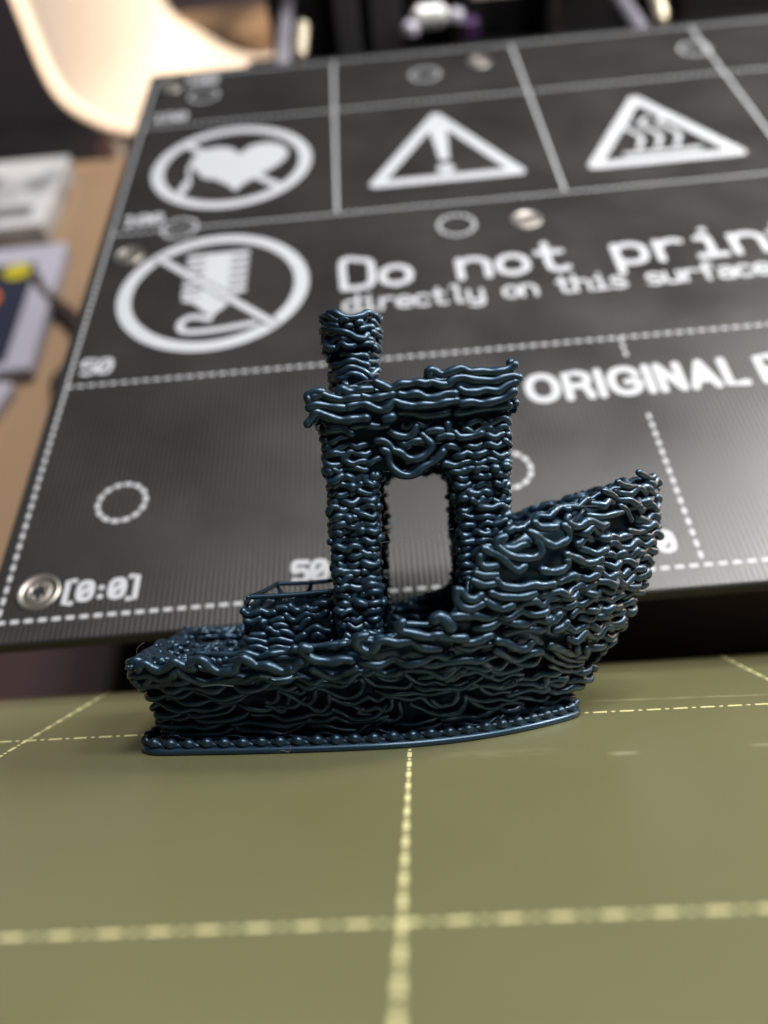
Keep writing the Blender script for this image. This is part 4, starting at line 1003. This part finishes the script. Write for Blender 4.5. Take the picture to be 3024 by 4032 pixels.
ppart("frame", FRAME, fr, bevel=1)
ppart("grey_panel", PANEL, lambda m: (m.box(49, 58, 268, 284, -36, 40), m.box(62, 74, 272, 284, -36, 40)), bevel=1)
for x in (31.6, 148.4): ppart("smooth_rod", CHROME, lambda m, x=x: m.cyl((x, 10, -15), (x + .6, 284, -15), 2.3, 18), smooth=True)
def fit(m, x):
    for k in range(6): m.cyl((x + .2 * k, 226 + 2.6 * k, -15 + .6 * k), (x + .2 * k, 228 + 2.6 * k, -15 + .6 * k), 2.5 if k % 2 else 2.0, 14)
ppart("brass_fitting", BRASS, lambda m: fit(m, 37.5), smooth=True); ppart("brass_fitting", BRASS, lambda m: fit(m, 157.5), smooth=True)
ppart("bearing", WHITEM, lambda m: (m.cyl((77.8, 243, -13), (87, 243, -13), 3.6, 20), m.cyl((76.6, 243, -13), (77.8, 243, -13), 2.4, 16), m.cyl((87, 243, -13), (88.4, 243, -13), 2.4, 16)), bevel=.6)
for x, y in ((75.3, 236), (91.5, 243)): ppart("bolt", CHROME, lambda m, x=x, y=y: lathe(m, [(2.6, 0), (2.6, 2.4), (2.0, 3.2), (1.0, 3.2), (.9, 1.8), (.1, 1.8)], (x, y, -15)), smooth=True)
ppart("plug", PURPLE, lambda m: m.box(93.5, 98.0, 234, 240, -18, -13), bevel=.5)
ppart("bracket", BEIGE, lambda m: m.box(98, 125, 254, 268, -13, -9), bevel=.6)
ppart("bracket", BEIGE, lambda m: m.box(176, 210, 250, 262, -12, -9), bevel=.6)
ppart("cross_bar", BLACKP, lambda m: m.box(20, 170, 205, 222, -26, -18), bevel=1)

WOOD = mat("desk_wood", (0.40, 0.25, 0.14), 0.5)
nt, p, N = nodes(WOOD); tc = N("ShaderNodeTexCoord")
vm = N("ShaderNodeVectorMath", operation='MULTIPLY'); nt.links.new(tc.outputs["Object"], vm.inputs[0]); vm.inputs[1].default_value = (60, 6, 60)
g1 = noise(1.0, 6, vm.outputs[0]); g2 = noise(14, 3)
c = mixc(g1, (0.25, 0.15, 0.085), (0.35, 0.225, 0.13)); c = mixc(mth('MULTIPLY', g2, .5), c, (0.31, 0.22, 0.145)); nt.links.new(c, p.inputs["Base Color"])
desk = empty("desk", Matrix.Translation((0, 0, -0.08)))
tag(desk, "light brown wooden desk under the printer, seen along the left edge", "desk")
mb = MB(); mb.box(-420, 620, -420, 305, -28, 0); mb.build("desk_top", WOOD, desk, smooth=False, bevel=2)
for x, y in ((-390, -390), (590, -390), (-390, 270), (590, 270)):
    mb = MB(); mb.box(x - 25, x + 25, y - 25, y + 25, -730, -28); mb.build("leg", WOOD, desk, smooth=False, bevel=2)

CARD = mat("white_card", (0.45, 0.45, 0.46), 0.6); noise_color(CARD, (0.16, 0.16, 0.165), (0.50, 0.49, 0.50), 45, lo=.38, hi=.58)
NAVY = mat("navy_print", (0.020, 0.024, 0.045), 0.4)
LAV = mat("lavender_white", (0.36, 0.35, 0.42), 0.5)
YL = mat("yellow_label", (0.40, 0.34, 0.02), 0.5); ORL = mat("orange_label", (0.55, 0.13, 0.02), 0.5)
GREYD = mat("dark_grey_insert", (0.12, 0.12, 0.12), 0.6)
def desk_box(name, label, cat, x0, x1, y0, y1, h, m, rot=0.0, z=-80.0):
    r = empty(name, Matrix.Translation(((x0 + x1) / 2 * MM, (y0 + y1) / 2 * MM, z * MM)) @ Matrix.Rotation(rot, 4, 'Z'))
    tag(r, label, cat); w, d = (x1 - x0) / 2, (y1 - y0) / 2
    mb = MB(); mb.box(-w, w, -d, d, 0, h); mb.build("body", m, r, smooth=False, bevel=1.0); return r, w, d
r, w, d = desk_box("white_carton", "white and grey carton lying on the desk left of the bed, nearest the chair", "carton", -118, -74, 236, 292, 9, CARD)
mb = MB(); mb.box(-w * .6, w * .7, -d * .75, -d * .5, 9, 9.8); mb.box(-w * .8, -w * .2, d * .1, d * .4, 9, 9.8); mb.build("lid_flap", GREYD, r, smooth=False)
r, w, d = desk_box("small_carton", "small pale carton at the left border, beside the larger white carton", "carton", -160, -121, 236, 284, 9, CARD)
mb = MB(); mb.box(-w * .7, w * .8, -d * .3, -d * .1, 9, 9.8); mb.build("lid_flap", GREYD, r, smooth=False)
r, w, d = desk_box("filament_pouch", "dark navy pouch with a pale border and yellow and orange labels on the desk", "pouch", -112, -62, 150, 226, 6, LAV, 0.03)
mb = MB(); mb.box(-w, w - 9, -d + 4, d - 14, 6, 6.8); pn = mb.build("front_print", NAVY, r, smooth=False)
mb = MB(); mb.cyl((w - 15, d - 20, 6.8), (w - 15, d - 20, 7.6), 5.2, 20); mb.build("yellow_label", YL, pn, smooth=False)
mb = MB(); mb.cyl((w - 25, d - 36, 6.8), (w - 25, d - 36, 7.6), 7.0, 20); mb.build("orange_label", ORL, pn, smooth=False)
r, w, d = desk_box("white_booklet", "pale white booklet lying on the desk, nearest of the things left of the bed", "booklet", -118, -71, 100, 152, 5, LAV, -0.25)
mb = MB(); mb.box(-w + 6, w - 14, d - 18, d - 6, 5, 5.4); mb.build("cover_stripe", NAVY, r, smooth=False)
CORD = mat("brown_cord", (0.035, 0.024, 0.02), 0.5)
mb = MB(); mb.tube(smooth_curve([(-72, 206, -76), (-64, 192, -76.5), (-52, 178, -76.5), (-44, 160, -76.5), (-50, 143, -76), (-40, 132, -76.5), (-10, 140, -76.5), (15, 170, -77)], 2), 3.0, 10)
o = mb.build("power_cord", CORD); tag(o, "dark brown cord running across the desk to under the bed", "cord")

# chair: one moulded cream shell on dark wooden legs
CREAM = mat("cream_shell", (0.78, 0.66, 0.55), 0.38)
DARKW = mat("dark_wood", (0.045, 0.025, 0.022), 0.5)
near = smooth_curve([(110, 880, -352), (0, 872, -348), (-110, 880, -346), (-205, 896, -340), (-262, 912, -328), (-308, 942, -298), (-343, 1020, -228), (-372, 1085, -150), (-400, 1140, -50), (-410, 1160, 20)], 18)
far_ = smooth_curve([(150, 1190, -352), (40, 1120, -346), (-72, 1075, -338), (-112, 1072, -326), (-150, 1090, -306), (-196, 1140, -284), (-240, 1230, -190), (-262, 1280, -110), (-285, 1330, -20), (-292, 1350, 40)], 18)
near = resample(near, 60, closed=False)[0]; far_ = resample(far_, 60, closed=False)[0]
nv = 24; V = []
for t in np.linspace(0, 1, nv):
    q = near * (1 - t) + far_ * t; q = q + np.array([6.0, 0, -26.0]) * (math.sin(math.pi * t) ** .8); V.append(q)
V = np.concatenate(V); mb = MB(); mb.add(V, [(a * 60 + i, a * 60 + i + 1, (a + 1) * 60 + i + 1, (a + 1) * 60 + i) for a in range(nv - 1) for i in range(59)])
chair = empty("moulded_chair", Matrix.Translation((-0.12, 1.0, -0.81)))
tag(chair, "cream moulded plastic chair with dark wooden legs beyond the desk, top left", "chair")
for v in mb.v: v -= np.array([-120, 1000, -810.0])
sh = mb.build("seat_shell", CREAM, chair); md = sh.modifiers.new("thickness", 'SOLIDIFY'); md.thickness = 0.011; md.offset = -1
for a, b in (((-235, 930, -352), (-300, 890, -810)), ((90, 900, -365), (130, 860, -810)), ((-190, 1120, -330), (-250, 1200, -810)), ((100, 1140, -362), (150, 1210, -810))):
    mb = MB(); mb.cyl(np.array(a) - [-120, 1000, -810], np.array(b) - [-120, 1000, -810], 20, 14, 12); mb.build("leg", DARKW, chair)
mb = MB(); mb.box(-160, 200, -60, 60, 400, 440); mb.build("leg_frame", DARKW, chair, smooth=False, bevel=3)

bench = empty("wooden_bench", Matrix.Translation((-0.30, 1.25, -0.81)))
tag(bench, "light wooden bench standing behind the cream chair", "bench")
mb = MB(); mb.box(60, 236, -40, 55, 430, 462); mb.build("bench_top", WOOD, bench, smooth=False, bevel=2)
for x in (85, 205):
    mb = MB(); mb.box(x - 20, x + 20, -35, 50, 0, 430); mb.build("leg", WOOD, bench, smooth=False, bevel=2)

WALL = mat("room_wall", (0.20, 0.165, 0.19), 0.8); noise_color(WALL, (0.18, 0.15, 0.17), (0.22, 0.18, 0.21), 3)
FLOOR = mat("room_floor", (0.12, 0.10, 0.11), 0.6); noise_color(FLOOR, (0.10, 0.083, 0.092), (0.14, 0.118, 0.13), 8)
mb = MB(); mb.box(-2500, 2500, -2500, 2100, -830, -810); o = mb.build("floor", FLOOR, smooth=False); o["kind"] = "structure"
mb = MB(); mb.box(-2500, 2500, 2100, 2150, -810, 1900); o = mb.build("wall", WALL, smooth=False); o["kind"] = "structure"
